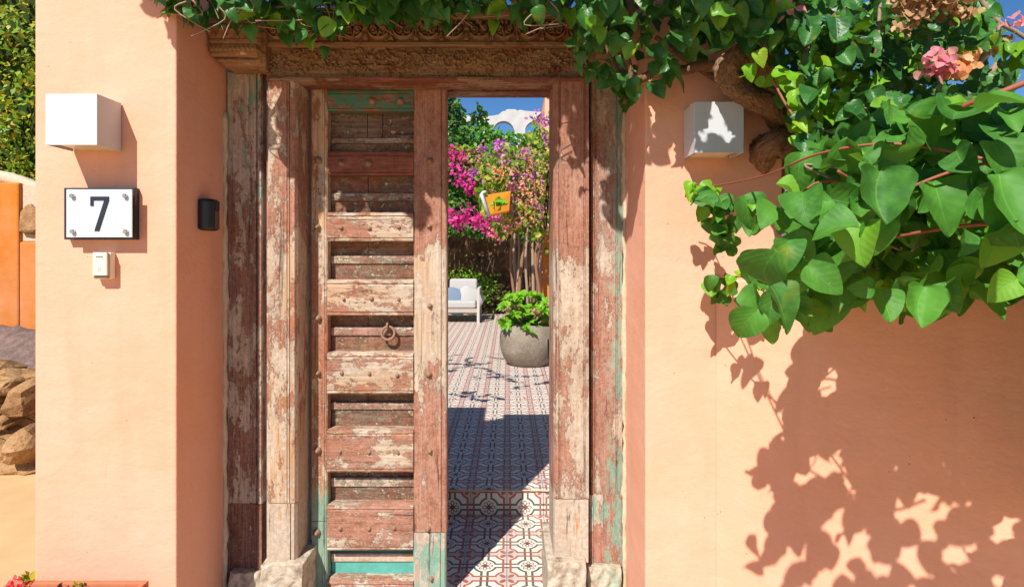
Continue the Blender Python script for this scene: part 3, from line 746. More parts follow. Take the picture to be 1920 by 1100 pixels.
# studs
def stud(px_, py_, r=.011, parent=dl, y=LD-.008):
    c = Vector(((px_-CX)*y/F, y, Z(py_, y)))
    mb = MB().lathe([(r*1.5, .009), (r*1.45, .001), (r*1.1, -.001), (r*.95, -.004), (r*.7, -.009), (r*.25, -.0115)], (0, 0, 0), 12, 'y'); me = None
    o = mb.build('stud', M['iron'], None, smooth=True); o.parent = parent; o.location = c-parent.location
    return o
sm = None
for (px_, py_) in ((697, 189), (750, 189), (640, 306), (690, 306), (748, 426), (693, 428), (640, 427), (697, 560), (748, 561), (645, 561), (641, 699), (693, 700), (745, 703), (638, 846), (692, 847), (746, 848), (638, 990), (692, 990), (739, 989),
                   (806, 574), (804, 702), (806, 846), (802, 992), (805, 425), (806, 302), (596, 597), (595, 426), (596, 700), (595, 845), (593, 999), (596, 300), (808, 1085)):
    if sm is None: sm = stud(px_, py_)
    else:
        o = bpy.data.objects.new('stud', sm.data); C.objects.link(o); o.parent = dl; y = LD-.008
        o.location = Vector(((px_-CX)*y/F, y, Z(py_, y)))-dl.location; s_ = R.uniform(.65, 1.0); o.scale = (s_, 1, s_)
rc = P(728, 624, LD+.02)
mb = MB(); mb.tube([(rc.x+.027*math.cos(a_), rc.y-.004+.004*math.sin(a_), rc.z+.027*math.sin(a_)) for a_ in np.linspace(0, 2*math.pi, 25)[:-1]], .0055, 8, closed=True)
kn = mb.build('ring_knocker', M['iron'], dl, smooth=True)
MB().tube([(rc.x-.003, rc.y+.03, rc.z+.038), (rc.x-.003, rc.y-.006, rc.z+.04), (rc.x-.002, rc.y-.016, rc.z+.030), (rc.x-.001, rc.y-.004, rc.z+.018), (rc.x, rc.y+.02, rc.z+.02)], .005, 8).build('staple', M['iron'], kn, smooth=True)
MB().box(X(573, 2.33), X(577, 2.33), 2.31, 2.34, Z(367, 2.3), Z(350, 2.3)).build('hinge', M['iron_black'], dl)

# right leaf, folded back inwards and seen edge-on
rl = thing('wooden_door_leaf', (.19, 2.36, .01), 'right leaf of the old door, folded inwards and seen edge-on beside the jamb', 'door')
rm_ = paint('paint_right_leaf', 'z', .5, (), .4, 33, (), 'dark')
MB().hexa([(.193, 2.44, .02), (.235, 2.44, .02), (.213+.025, 2.95, .02), (.213+.065, 2.95, .02), (.193, 2.44, 2.1), (.235, 2.44, 2.1), (.213+.025, 2.95, 2.1), (.213+.065, 2.95, 2.1)]).build('leaf_board', rm_, rl, bevel=.004)
c0 = P(1031, 330, 2.9)
for k in range(4):
    y_ = 2.86; cx_ = X(1028-k*2, y_); ztop = Z(322+k*26, y_)
    pts = [(cx_+.006*math.cos(a_), y_+.004*math.cos(a_), ztop-.04+.042*math.sin(a_)) for a_ in np.linspace(0, 2*math.pi, 17)[:-1]]
    MB().tube(pts, .0035, 6, closed=True).build('chain_link', M['iron_black'], rl, smooth=True)
MB().tube([(X(1031, 2.9), 2.9, Z(636, 2.9)), (X(1028, 2.9), 2.9, Z(636, 2.9)), (X(1028, 2.9), 2.9, Z(672, 2.9)), (X(1031, 2.9), 2.9, Z(672, 2.9))], .004, 6).build('bolt_handle', M['iron_black'], rl)

# ------------------------------------------------------------------ floor: encaustic tiles
fl = MB().box(-1.2, .5, 2.5-.9, 3.05, -.1, -.009).build('doorway_floor', M['grout'], base=(0, 2.6, 0)); tag(fl, kind='structure')
te = MB().box(-2.4, 3.2, 3.062, 14.5, -.1, .132).build('courtyard_floor', M['grout'], base=(0, 3.1, 0)); tag(te, kind='structure')
def tile_mesh(name, sx, sy, th, mat):
    g_ = .0012; mb = MB().box(g_, sx-g_, g_, sy-g_, -th, 0); me_o = mb.build(name, mat); me = me_o.data; bpy.data.objects.remove(me_o); return me
tm1 = tile_mesh('tile', .2, .2, .012, M['tile']); tm2 = tile_mesh('tile', .2, .2, .012, M['tile_up'])
def put_tile(me, parent, x, y, z):
    o = bpy.data.objects.new('tile', me); C.objects.link(o); o.parent = parent; o.location = Vector((x, y, z+R.uniform(-.0006, .0006)))-parent.location
    o.rotation_euler = (R.uniform(-.003, .003), R.uniform(-.003, .003), 0)
for j in range(-5, 1):
    for i in range(-5, 2): put_tile(tm1, fl, i*.2-.004, 2.846+.2*j, 0)
te_cut = tile_mesh('tile', .2, .108, .012, M['tile_up'])
for i in range(-6, 4): put_tile(te_cut, te, i*.2-.004, 3.046, .141)
for j in range(0, 22):
    for i in range(-6, 4): put_tile(tm2, te, i*.2-.004, 3.154+.2*j, .141)
rest = MB()
for j in range(22, 56):
    for i in range(-12, 15): rest.box(i*.2-.003, i*.2+.195, 3.154+.2*j+.001, 3.154+.2*j+.199, .12, .141)
tag(rest.build('tile', M['tile_up'], te), kind='stuff')
rest = MB()
for j in range(0, 22):
    for i in list(range(-12, -6))+list(range(4, 15)): rest.box(i*.2-.003, i*.2+.195, 3.154+.2*j+.001, 3.154+.2*j+.199, .12, .141)
tag(rest.build('tile', M['tile_up'], te), kind='stuff')
rt = MB().box(.0012, .1988, 0, .012, .0, .132).build('riser_tile', M['tile_riser']); rtm = rt.data; bpy.data.objects.remove(rt)
for i in range(-6, 3):
    o = bpy.data.objects.new('riser_tile', rtm); C.objects.link(o); o.parent = te; o.location = Vector((i*.2-.004, 3.05, 0))-te.location
rt = [(x_, 3.046+R.uniform(-.002, .002), .134+R.uniform(-.0015, .0015)) for x_ in np.linspace(-1.2, .6, 60)]
MB().tube(rt, [R.uniform(.004, .007) for _ in rt], 6, .3).build('mortar_nosing', M['mortar'], te, smooth=True)

# ------------------------------------------------------------------ lamps, sign, bell, reader
def wall_lamp(pxa, pxb, pya, pyb, label):
    d = 1.803; x0, x1, z0, z1 = X(pxa, d), X(pxb, d), Z(pyb, d), Z(pya, d)
    t = thing('wall_lamp', ((x0+x1)/2, FD, z0), label, 'lamp', 'white cube wall lamps beside the door')
    mb = MB(); e = .0035; b = FD-.004
    mb.box(x0, x1, d, d+e, z0, z1)
    mb.box(x0, x0+e, d+e, b, z0, z1); mb.box(x1-e, x1, d+e, b, z0, z1); mb.box(x0+e, x1-e, d+e, b, z1-e, z1)
    mb.build('housing', M['white'], t, bevel=.0008)
    MB().box(x0+e+.001, x1-e-.001, d+e+.001, b, z1-.012, z1-e-.0005).build('top_glass', M['glassy'], t)
    MB().box(x0+.02, x1-.02, d+.022, b, z0+.006, z0+.014).build('diffuser', M['glassy'], t)
    MB().box(x0+.006, x1-.006, b, FD, z0+.004, z1-.004).build('back_plate', M['white'], t)
    return t
wall_lamp(85, 182, 176, 272, 'white cube wall lamp in full sun above the house number seven')
wall_lamp(1302.5, 1394.5, 191, 286.5, 'white cube wall lamp in dappled leaf shade beside the twisted trunk')

ds = 1.895; sgn = thing('house_number_sign', P(187, 448, FD), 'white house number plate reading 7 with dark blue rim and four bolts', 'sign')
mb = MB(); x0, x1, z0, z1 = X(120, ds), X(252.5, ds), Z(449, ds), Z(352, ds)
rot = lambda mb_: mb_
mb.box(x0, x1, ds, FD, z0, z1); mb.build('backing_plate', M['navy'], sgn, bevel=.001)
dp = 1.872; X0, X1, Z0, Z1 = X(123, dp), X(249, dp), Z(445, dp), Z(355, dp)
MB().box(X0+.002, X1-.003, dp, dp+.005, Z0, Z1).build('acrylic_plate', M['acrylic'], sgn, bevel=.001)
for (bx, by) in ((132.5, 367), (232, 367), (133.5, 434), (233, 434)):
    c = P(bx, by, 1.862)
    b_ = MB().lathe([(.0065, .012), (.0075, .010), (.0075, .002), (.006, 0)], tuple(c), 14, 'y').build('bolt', M['chrome'], sgn, smooth=False)
    MB().lathe([(.005, .0), (.005, .05)], (c.x, c.y+.01, c.z), 8, 'y').build('spacer', M['iron'], b_)
d7 = 1.8705
seven = [(169.5, 368.5), (204, 368.5), (204, 375.5), (185.5, 433), (177, 433), (195.5, 375.5), (175, 375.5), (175, 386), (169.5, 386)]
mb = MB(); mb.prism([(X(a_, d7), Z(b_, d7)) for a_, b_ in seven], d7-.001, d7+.002); mb.build('digit_seven', M['navy'], sgn)

db = 1.885; bell = thing('doorbell', P(192, 524, FD), 'small cream wireless doorbell button with a bell symbol under the number plate', 'doorbell')
MB().box(X(173.5, 1.89), X(206, 1.89), 1.893, FD, Z(523, 1.89), Z(473, 1.89)).build('housing', M['cream'], bell, bevel=.005, seg=3)
MB().box(X(175, db), X(202, db), 1.885, 1.894, Z(522, db), Z(474, db)).build('gap_shadow_frame', M['grey'], bell, bevel=.002)
bf = MB().box(X(173.5, 1.878), X(200, 1.878), 1.878, 1.887, Z(516.5, 1.878), Z(473, 1.878)).build('button', M['cream'], bell, bevel=.002)
mb = MB(); xx = 179.5
for w in (2.4, 1.6, 1.8, 1.2, 1.9, 1.7, 1.8, 1.5): mb.box(X(xx, 1.8775), X(xx+w*.75, 1.8775), 1.8772, 1.8785, Z(482.5, 1.8775), Z(480.2, 1.8775)); xx += w
mb.build('printed_mark', M['grey'], bf)
bc = P(186.5, 503.5, 1.8775)
mb = MB().tube([(bc.x-.0055, 1.8775, bc.z-.005), (bc.x-.004, 1.8775, bc.z-.003), (bc.x-.0035, 1.8775, bc.z+.003), (bc.x, 1.8775, bc.z+.006), (bc.x+.0035, 1.8775, bc.z+.003), (bc.x+.004, 1.8775, bc.z-.003), (bc.x+.0055, 1.8775, bc.z-.005)], .0004, 5, closed=True)
mb.tube([(bc.x-.002, 1.8775, bc.z-.007), (bc.x+.002, 1.8775, bc.z-.007)], .0005, 5); mb.build('bell_symbol', M['grey'], bf)

# access reader on the reveal
RX = -1.147; cr = thing('entry_card_reader', (RX, 2.12, 1.52), 'small black curved entry reader on the shaded side of the left pillar', 'card reader')
y0, y1 = 2.045, 2.135; zt, z0 = 1.634, 1.515
mb = MB(); n = 12
def rprof(w0, w1, h0, h1, bulge):
    return [(RX+0, w0), (RX+bulge*.55, w0), (RX+bulge, w0+.02), (RX+bulge, w1-.028), (RX+bulge*.6, w1-.006), (RX, w1)]
mb.hprism(rprof(y0, y1, 0, 0, .052), z0, zt); mb.build('body', M['black'], cr, bevel=.012, seg=4)
MB().hprism([(RX+.0525, y0+.03), (RX+.0555, y0+.032), (RX+.0555, y1-.034), (RX+.035, y1-.004), (RX+.03, y1-.004), (RX+.05, y1-.032)], z0+.006, zt-.045).build('grip_plate', M['brown_pl'], cr, bevel=.001)
MB().hprism([(RX+.0525, y0+.032), (RX+.056, y0+.034), (RX+.056, y1-.034), (RX+.038, y1-.006), (RX+.033, y1-.006), (RX+.05, y1-.032)], zt-.042, zt-.008).build('window', M['black'], cr, bevel=.001)

# ------------------------------------------------------------------ planter at the left foot
pl = thing('terracotta_planter', (-1.35, 1.75, 0), 'terracotta planter box at the foot of the numbered pillar', 'planter')
xa, xb, ya, yb, zt = X(20, 1.86), X(278, 1.86), 1.62, 1.865, Z(1088, 1.86)
mb = MB(); th = .018
mb.box(xa, xb, ya, ya+th, 0, zt); mb.box(xa, xb, yb-th, yb, 0, zt); mb.box(xa, xa+th, ya+th, yb-th, 0, zt); mb.box(xb-th, xb, ya+th, yb-th, 0, zt)
pb = mb.build('box', M['terracotta'], pl, bevel=.004); MB().box(xa+th, xb-th, ya+th, yb-th, .1, zt-.025).build('soil', M['soil'], pl)
fp = thing('red_succulent', (X(45, 1.75), 1.75, zt-.03), 'red flowering succulent at the left end of the terracotta planter', 'plant')
poses = []
for i in range(26):
    c = P(R.uniform(15, 62), R.uniform(1086, 1110), 1.75+R.uniform(-.03, .03)); poses.append((c, frame(rv()+Vector((0, -1, 1)), rv()), R.uniform(.012, .024)))
mass('flower', [DIA], poses, M['redflower'], fp)
poses = [(P(R.uniform(40, 66), R.uniform(1080, 1110), 1.76), frame(rv()+Vector((0, -1, 0)), Vector((R.uniform(-.5, .6), 0, 1))), R.uniform(.02, .035)) for i in range(14)]
mass('foliage', [DIA], poses, M['hedge'], fp)
sp = thing('succulent_sprig', P(150, 1100, 1.83), 'little grey green sprig in the middle of the terracotta planter', 'plant')
mass('foliage', [DIA], [(P(R.uniform(138, 158), R.uniform(1093, 1106), 1.83), frame(rv()+Vector((0, -1, 0)), Vector((R.uniform(-1, 1), 0, 1))), R.uniform(.008, .018)) for i in range(16)], M['hedge'], sp)

# ------------------------------------------------------------------ left background
def rock(name, c, r, parent, mat, seed, sub=2):
    import bmesh
    q = random.Random(seed); b = bmesh.new(); bmesh.ops.create_icosphere(b, subdivisions=sub, radius=1)
    ph = [q.uniform(0, 6) for _ in range(6)]; planes = [(Vector((q.gauss(0, 1), q.gauss(0, 1), q.gauss(0, 1))).normalized(), q.uniform(.55, .85)) for _ in range(9)]
    for v in b.verts:
        for n_, d_ in planes:
            e = v.co.dot(n_)-d_
            if e > 0: v.co -= n_*e*.9
        v.co *= 1+.07*math.sin(5*v.co.x+ph[0])*math.cos(4*v.co.y+ph[1])+.05*math.sin(9*v.co.z+ph[2])
        v.co += Vector([q.uniform(-.03, .03) for _ in range(3)])
    rot_ = Matrix.Rotation(q.uniform(-.35, .35), 3, 'Y') @ Matrix.Rotation(q.uniform(-.4, .4), 3, 'X')
    for v in b.verts: v.co = rot_ @ Vector((v.co.x*r[0], v.co.y*r[1], v.co.z*r[2]))
    me = bpy.data.meshes.new(name); b.to_mesh(me); b.free(); me.materials.append(mat)
    o = bpy.data.objects.new(name, me); C.objects.link(o)
    if parent: o.parent = parent; o.location = Vector(c)-parent.location
    else: o.location = c
    return o
bk = MB(); rows = []
for j, y_ in enumerate(np.linspace(3.95, 5.7, 18)):
    for i, x_ in enumerate(np.linspace(-8, -1.9, 60)):
        zz_ = .04+.66*min(1, (j/12.))**.8+.05*math.sin(x_*5+j)+.03*R.uniform(-1, 1); rows.append((x_, y_, zz_))
bk.quadgrid(rows, 60, 18); tag(bk.build('bank', M['slope'], base=(-4, 4, 0), smooth=True), kind='structure')
sw_ = thing('dry_stone_bank', (-3.6, 3.8, 0), 'retaining bank of ochre rubble stones left of the pillar', 'stone wall')
k = 0
spec = [(20, 722, .2, .13), (52, 745, .34, .22), (-10, 760, .22, .16), (20, 778, .32, .14), (35, 800, .3, .1), (5, 822, .24, .1), (30, 840, .34, .2), (62, 830, .26, .24), (48, 865, .42, .17), (-12, 870, .3, .14), (10, 730, .2, .1), (-25, 820, .3, .2)]
for (a_, b_, w, h) in spec:
    d_ = 3.95+R.uniform(-.08, .08)-(b_-720)*.0012; k += 1; rock('stone', P(a_, b_, d_), (w*.52, .2, h*.55), sw_, M['rock'], k, 3)
for i in range(240):
    x_ = R.uniform(-6.5, -2.0); zz_ = R.uniform(.05, .6); k += 1
    rock('stone', (x_, 4.1-(.6-zz_)*.4, zz_), (R.uniform(.1, .2), .15, R.uniform(.05, .1)), sw_, M['rock'], k)
ow = MB().box(X(-400, 5.6), X(35, 5.6), 5.6, 5.9, .4, Z(342, 5.6))
ow = ow.build('orange_wall', M['orange'], base=(-5.5, 5.7, .4), bevel=.02); tag(ow, 'deep orange rendered wall below the hedge at far left', 'wall')
pts = [(X(a_, 5.7), 5.72, Z(b_, 5.7)) for a_, b_ in ((-400, 318), (-100, 322), (0, 332), (30, 340), (62, 352), (90, 362))]
MB().tube(spline(pts, 5), .07, 8, .12).build('coping', M['mortar'], ow, smooth=True)
pw = MB().box(X(35, 5.62)+.003, X(110, 5.62), 5.64, 5.95, Z(452, 5.64), Z(348, 5.64)).build('plaster_wall_end', M['mortar'], base=(-4.8, 5.8, 1.5)); tag(pw, 'grey unpainted wall end with a broken niche beside the orange wall', 'wall')
rock('broken_niche', P(56, 415, 5.62), (.12, .05, .2), pw, M['rock'], 90)
pw.children[0].location = Vector(P(56, 415, 5.62))-pw.location
pw2 = MB().box(X(35, 5.6)+.003, X(110, 5.6), 5.6, 5.95, .4, Z(453, 5.6)).build('orange_wall', M['orange'], base=(-4.7, 5.8, .4), bevel=.02); tag(pw2, 'short lower orange wall piece right beside the numbered pillar edge', 'wall')

def cloud(n, box, size, poly=None, surf=None, out=Vector((0, -1, 0)), jit=.7, fn=None):
    ps = []
    while len(ps) < n:
        p = Vector((R.uniform(box[0], box[1]), R.uniform(box[2], box[3]), R.uniform(box[4], box[5])))
        if fn and not fn(p): continue
        ps.append((p, frame((-SUN)*.6+out*.4+rv(jit), Vector((0, 0, -.4))+rv(.7)), R.uniform(*size)))
    return ps
def clumpy(s, th): return lambda p: mnoise.noise(Vector(p)*s) > th
hg = thing('tall_hedge', (-5, 6.3, .4), 'tall yellow green hedge above the orange wall at far left', 'hedge')
mass('foliage', [DIA], cloud(16000, (-7.6, -3.6, 5.95, 6.9, 1.9, 4.8), (.045, .1), fn=lambda p: mnoise.noise(p*2.2) > -.12-(p.y-6.2)*.8), M['hedge'], hg)
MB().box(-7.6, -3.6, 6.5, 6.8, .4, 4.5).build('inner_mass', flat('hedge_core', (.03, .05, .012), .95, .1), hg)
for x_ in (-7, -6, -5, -4.2): MB().tube([(x_, 6.4, .4), (x_+.1, 6.35, 1.8), (x_-.1, 6.4, 3.2)], [.05, .04, .02], 7).build('trunk', M['twig'], hg)

# ------------------------------------------------------------------ courtyard beyond the door
FZ = .141
# stone pot
pc = Vector((X(990, 6.55), 6.55, FZ)); pot = thing('stone_pot', pc, 'big rounded grey stone pot standing on the courtyard tiles', 'plant pot')
prof = [(.0, 0), (.2, 0), (.235, .025), (.285, .1), (.325, .2), (.345, .3), (.335, .38), (.3, .445), (.262, .48), (.245, .482), (.23, .47), (.22, .42), (.0, .41)]
pm = MB().lathe(prof, tuple(pc), 40, sx=1.0, sy=.95)
pm.v = [(v[0]+.012*math.sin(v[2]*14+v[1]*5), v[1]+.01*math.sin(v[0]*9), v[2]+(.02*math.sin(v[0]*7+1) if v[2] > .3 else 0)) for v in pm.v]
pm.build('pot', M['potstone'], pot, smooth=True)
MB().lathe([(.0, .425), (.23, .425), (.23, .43), (0, .44)], tuple(pc), 20).build('soil', M['soil'], pot)
pp = thing('potted_euphorbia', pc+Vector((0, 0, .43)), 'lime green leafy succulent bush growing in the stone pot', 'plant')
ros = [(955, 560), (975, 555), (950, 575), (965, 590), (985, 585), (1010, 560), (1000, 575), (1025, 570), (995, 600), (1015, 600), (1030, 595), (975, 610), (990, 620), (1005, 625), (955, 600), (1020, 582), (945, 608), (1040, 585), (965, 568), (1000, 555), (984, 600), (1008, 612), (1032, 610), (958, 585)]
lp = []; stems = MB()
for (a_, b_) in ros:
    d_ = 6.4+R.uniform(-.18, .2); c = P(a_, b_, d_); up = (Vector((R.uniform(-.5, .5), -.5+R.uniform(-.3, .3), .8))).normalized()
    stems.tube([tuple(pc+Vector((0, 0, .42))), tuple((pc+c)/2+Vector((0, 0, .2))), tuple(c)], .008, 5)
    for k in range(13):
        an = k*2.4; side = up.orthogonal().normalized(); side.rotate(Quaternion(up, an)); el = .15+.6*(k/13)
        t_ = (side*(1-el)+up*el).normalized(); A_ = frame(up*.9-t_*.4, t_); A_[:, 0] *= .75; lp.append((c+t_*.01, A_, R.uniform(.08, .13)*(1-.3*k/13)))
mass('foliage', TM['ovate'], lp, M['lime'], pp); stems.build('stem', M['twig'], pp)
for (a_, b_) in ((1001, 583), (951, 580), (1030, 572)):
    c = P(a_, b_, 6.2); mass('blossom', [DIA], [(c+rv(.015), frame(rv(), rv()), .035) for k in range(16)], M['pink'], pp)
# bougainvillea tree with ropy stems
bt = thing('bougainvillea_tree', (X(990, 7.3), 7.3, FZ), 'flowering bougainvillea with ropy pale stems behind the stone pot', 'tree')
for k in range(11):
    a_ = 962+k*5.2; d_ = 7.2+R.uniform(-.2, .3)
    pts = [P(a_+R.uniform(-4, 4), 640, d_), P(a_+R.uniform(-5, 5), 560, d_), P(a_+R.uniform(-6, 6), 490, d_), P(a_+R.uniform(-7, 7)+5, 430, d_), P(a_+R.uniform(-25, 25)+5, 370, d_), P(a_+R.uniform(-40, 25), 310, d_)]
    r0 = R.uniform(.012, .032); MB().tube(spline(pts, 5), [r0*(1-.7*i/25) for i in range(26)], 6, .25).build('stem', M['twig'] if k % 3 else M['bark'], bt, smooth=True)
def crown(n, polys, dr, size, th=-.15, sc=3):
    ps = []
    x0 = min(p[0] for p in polys); x1 = max(p[0] for p in polys); y0 = min(p[1] for p in polys); y1 = max(p[1] for p in polys)
    while len(ps) < n:
        a_, b_ = R.uniform(x0, x1), R.uniform(y0, y1)
        if not inpoly(a_, b_, polys): continue
        p = P(a_, b_, R.uniform(*dr))
        if mnoise.noise(p*sc) < th: continue
        ps.append((p, frame((-SUN)*.6+Vector((0, -.4, 0))+rv(.7), Vector((0, 0, -.4))+rv(.7)), R.uniform(*size)))
    return ps
cr_ = [(900, 300), (930, 275), (985, 280), (1000, 225), (1035, 200), (1075, 215), (1090, 480), (1010, 475), (995, 430), (960, 440), (930, 440), (905, 400), (890, 350)]
mass('foliage', TM['ovate'][:2], crown(1500, cr_, (6.9, 8.0), (.05, .09)), leafmat('bt_leaf', (.06, .16, .012), (.16, .3, .02), (.4, .42, .04), .3, .3, .5, False), bt)
def bracts(n, centers, r, size):
    ps = []
    for i in range(n):
        c = R.choice(centers); p = P(c[0], c[1], c[2])+rv(r); ps.append((p, frame(rv()+Vector((0, -1, .4)), rv()), R.uniform(*size)))
    return ps
vc = [(R.uniform(930, 1030), R.uniform(265, 400), R.uniform(6.85, 7.2)) for _ in range(26)]+[(1012, 218, 6.9), (1020, 225, 6.9), (1024, 262, 6.9), (1003, 222, 6.9)]*2
mass('violet_bracts', [DIA], bracts(330, vc, .035, (.035, .065)), M['violet'], bt)
mass('pink_bracts', [DIA], bracts(260, [(a_+R.uniform(-30, 10), b_+R.uniform(0, 40), d_) for a_, b_, d_ in vc[:18]], .035, (.035, .065)), M['pink'], bt)
mass('apricot_bracts', [DIA], bracts(400, [(R.uniform(905, 1030), R.uniform(285, 440), 6.9) for _ in range(20)]+[(935, 322, 6.8), (928, 325, 6.8), (940, 328, 6.8), (1005, 345, 6.8), (1015, 358, 6.8)]*2, .05, (.025, .05)), M['apricot'], bt)
# the hanging bougainvillea mass at the back left
bm_ = thing('hanging_bougainvillea', (X(880, 11.5), 11.5, 2.4), 'magenta bougainvillea hanging over the dark rock bank behind the sofa', 'shrub')
cp = [(700, 300), (830, 280), (900, 275), (960, 280), (1000, 300), (1000, 455), (960, 450), (900, 445), (860, 440), (700, 450)]
mass('foliage', [DIA], crown(9000, cp, (11, 12.3), (.06, .13), -.12, 2.2), M['hedge_dark'], bm_)
mass('yellow_foliage', [DIA], crown(1800, [(830, 270), (1000, 280), (990, 420), (840, 350)], (10.9, 11.3), (.06, .11), 0, 2.6), M['hedge'], bm_)
mc = [(849, 286, 10.9), (868, 290, 10.9), (850, 310, 10.8), (862, 332, 10.8), (880, 350, 10.8), (885, 355, 10.8), (872, 340, 10.8), (845, 408, 10.7), (855, 414, 10.7), (865, 416, 10.7), (878, 396, 10.7), (905, 412, 10.7), (915, 412, 10.7), (920, 428, 10.7), (890, 415, 10.7), (925, 402, 10.7), (860, 405, 10.7), (912, 405, 10.7), (800, 400, 10.7), (780, 330, 10.8)]
mass('magenta_bracts', [DIA], bracts(620, mc, .07, (.07, .12)), M['magenta'], bm_)
mass('pink_bracts', [DIA], bracts(420, [(930, 440, 10.7), (940, 438, 10.7), (945, 430, 10.7), (900, 300, 10.9), (915, 305, 10.9), (895, 325, 10.9), (870, 300, 10.9), (950, 415, 10.7)], .07, (.05, .08)), M['pink'], bm_)
mass('violet_bracts', [DIA], bracts(420, [(890, 320, 10.8), (893, 325, 10.8), (905, 335, 10.8), (912, 340, 10.8), (935, 285, 10.9), (905, 280, 10.9), (960, 300, 10.9), (975, 310, 10.9), (985, 290, 10.9), (965, 290, 10.9), (915, 300, 10.9)], .06, (.05, .08)), M['violet'], bm_)
hgm = MB()
for i in range(34):
    a_ = R.uniform(850, 1000); y_ = 12.1+R.uniform(-.3, .2); pts = [P(a_, 430, y_), P(a_+R.uniform(-8, 8), 470, y_), P(a_+R.uniform(-14, 14), R.uniform(490, 545), y_)]
    hgm.tube(spline(pts, 4), .008, 4)
tag(hgm.build('hanging_twigs', M['rock_dark'], bm_), kind='stuff')
# rock bank (dark, behind) and dry stone foot
rb = MB(); rows = []
for j, t in enumerate(np.linspace(0, 1, 22)):
    for i, x_ in enumerate(np.linspace(-7, 5, 90)):
        p = Vector((x_, 12.9+.5*t, FZ+3.4*t)); nn = mnoise.noise(p*1.6)*.35+mnoise.noise(p*5)*.12
        rows.append((x_, p.y-nn, p.z))
rb.quadgrid(rows, 90, 22); tag(rb.build('rock_face', M['rock_dark'], base=(0, 13, 0)), kind='structure')
ds_ = thing('dry_stone_wall', (X(920, 12.4), 12.4, FZ), 'low dry stone wall of brown rubble behind the courtyard, right of the sofa', 'stone wall')
k = 200
for row in range(5):
    x_ = X(865, 12.4)
    while x_ < X(1010, 12.4):
        w = R.uniform(.1, .2); k += 1; rock('stone', (x_+w/2, 12.35+row*.05, FZ+.07+row*.13), (w*.6, .12, .085), ds_, M['rock_dark'], k, 1); x_ += w
for (a_, b_, n_, lab) in ((875, 530, 500, 'small green bush behind the left end of the sofa back'), (905, 545, 260, 'low green plant beside the sofa corner on the stone wall')):
    c = P(a_, b_, 11.9); o = mass('garden_bush', [DIA], [(c+Vector((R.gauss(0, .22), R.gauss(0, .12), R.gauss(0, .16))), frame(rv()-SUN, rv()), R.uniform(.05, .09)) for _ in range(n_)], M['lime'], base=(c.x, c.y, c.z-.2)); o['kind'] = ''; del o['kind']; tag(o, lab, 'bush')
# sofa
sx0, sx1, sy = X(770, 10.6), X(899, 10.6), 10.6
sf = thing('garden_sofa', ((sx0+sx1)/2, sy, FZ), 'white framed garden sofa with pale cushions at the far end of the courtyard', 'sofa')
mb = MB(); sxm = sx1
def zf(h): return FZ+h
for (a_, b_) in ((sx0, sy), (sx1-.05, sy), (sx0, sy+.75), (sx1-.05, sy+.75)): MB().box(a_, a_+.05, b_, b_+.05, FZ, zf(.62)).build('leg', M['sofa'], sf)
MB().box(sx0+.051, sx1-.051, sy+.002, sy+.75, zf(.2), zf(.27)).build('seat_frame', M['rope'], sf)
MB().box(sx0, sx1, sy, sy+.8, zf(.622), zf(.66)).build('arm_rail', M['sofa'], sf) if False else None
for a_ in (sx0, sx1-.05): MB().box(a_, a_+.05, sy, sy+.8, zf(.622), zf(.66)).build('armrest', M['sofa'], sf)
MB().box(sx0+.051, sx1-.051, sy+.76, sy+.8, zf(.28), zf(.72)).build('back_frame', M['rope'], sf)
for i in range(2):
    w = (sx1-sx0-.12)/2; a_ = sx0+.06+i*w; MB().box(a_+.01, a_+w-.01, sy+.02, sy+.7, zf(.272), zf(.42)).build('seat_cushion', M['cushion'], sf, bevel=.04, seg=3)
    MB().hexa([(a_+.02, sy+.55, zf(.43)), (a_+w-.02, sy+.55, zf(.43)), (a_+.02, sy+.72, zf(.43)), (a_+w-.02, sy+.72, zf(.43)), (a_+.02, sy+.64, zf(.82)), (a_+w-.02, sy+.64, zf(.82)), (a_+.02, sy+.75, zf(.82)), (a_+w-.02, sy+.75, zf(.82))]).build('back_cushion', M['cushion'], sf, bevel=.04, seg=3)
def pillow(a_, b_, d_, mat, label, rot_, s_=.4):
    c = P(a_, b_, d_); import bmesh
    b = bmesh.new(); bmesh.ops.create_icosphere(b, subdivisions=3, radius=1)
    for v in b.verts:
        x_, y_, z_ = v.co; e = max(abs(x_), abs(z_))**.5; v.co = (x_*s_*.62*(1+.25*abs(z_)), y_*.09, z_*s_*.62*(1+.25*abs(x_)))
    me = bpy.data.meshes.new('cushion'); b.to_mesh(me); b.free(); me.materials.append(mat); me.shade_smooth()
    o = bpy.data.objects.new('throw_pillow', me); C.objects.link(o); o.location = c; o.rotation_euler = (-.25, rot_, .1); tag(o, label, 'pillow')
pillow(880, 563, 10.95, M['cushion'], 'pale grey scatter pillow leaning in the right corner of the sofa', .5, .42)
pillow(853, 565, 10.9, M['cushion_blue'], 'blue grey scatter pillow in the middle of the sofa', .3, .42)
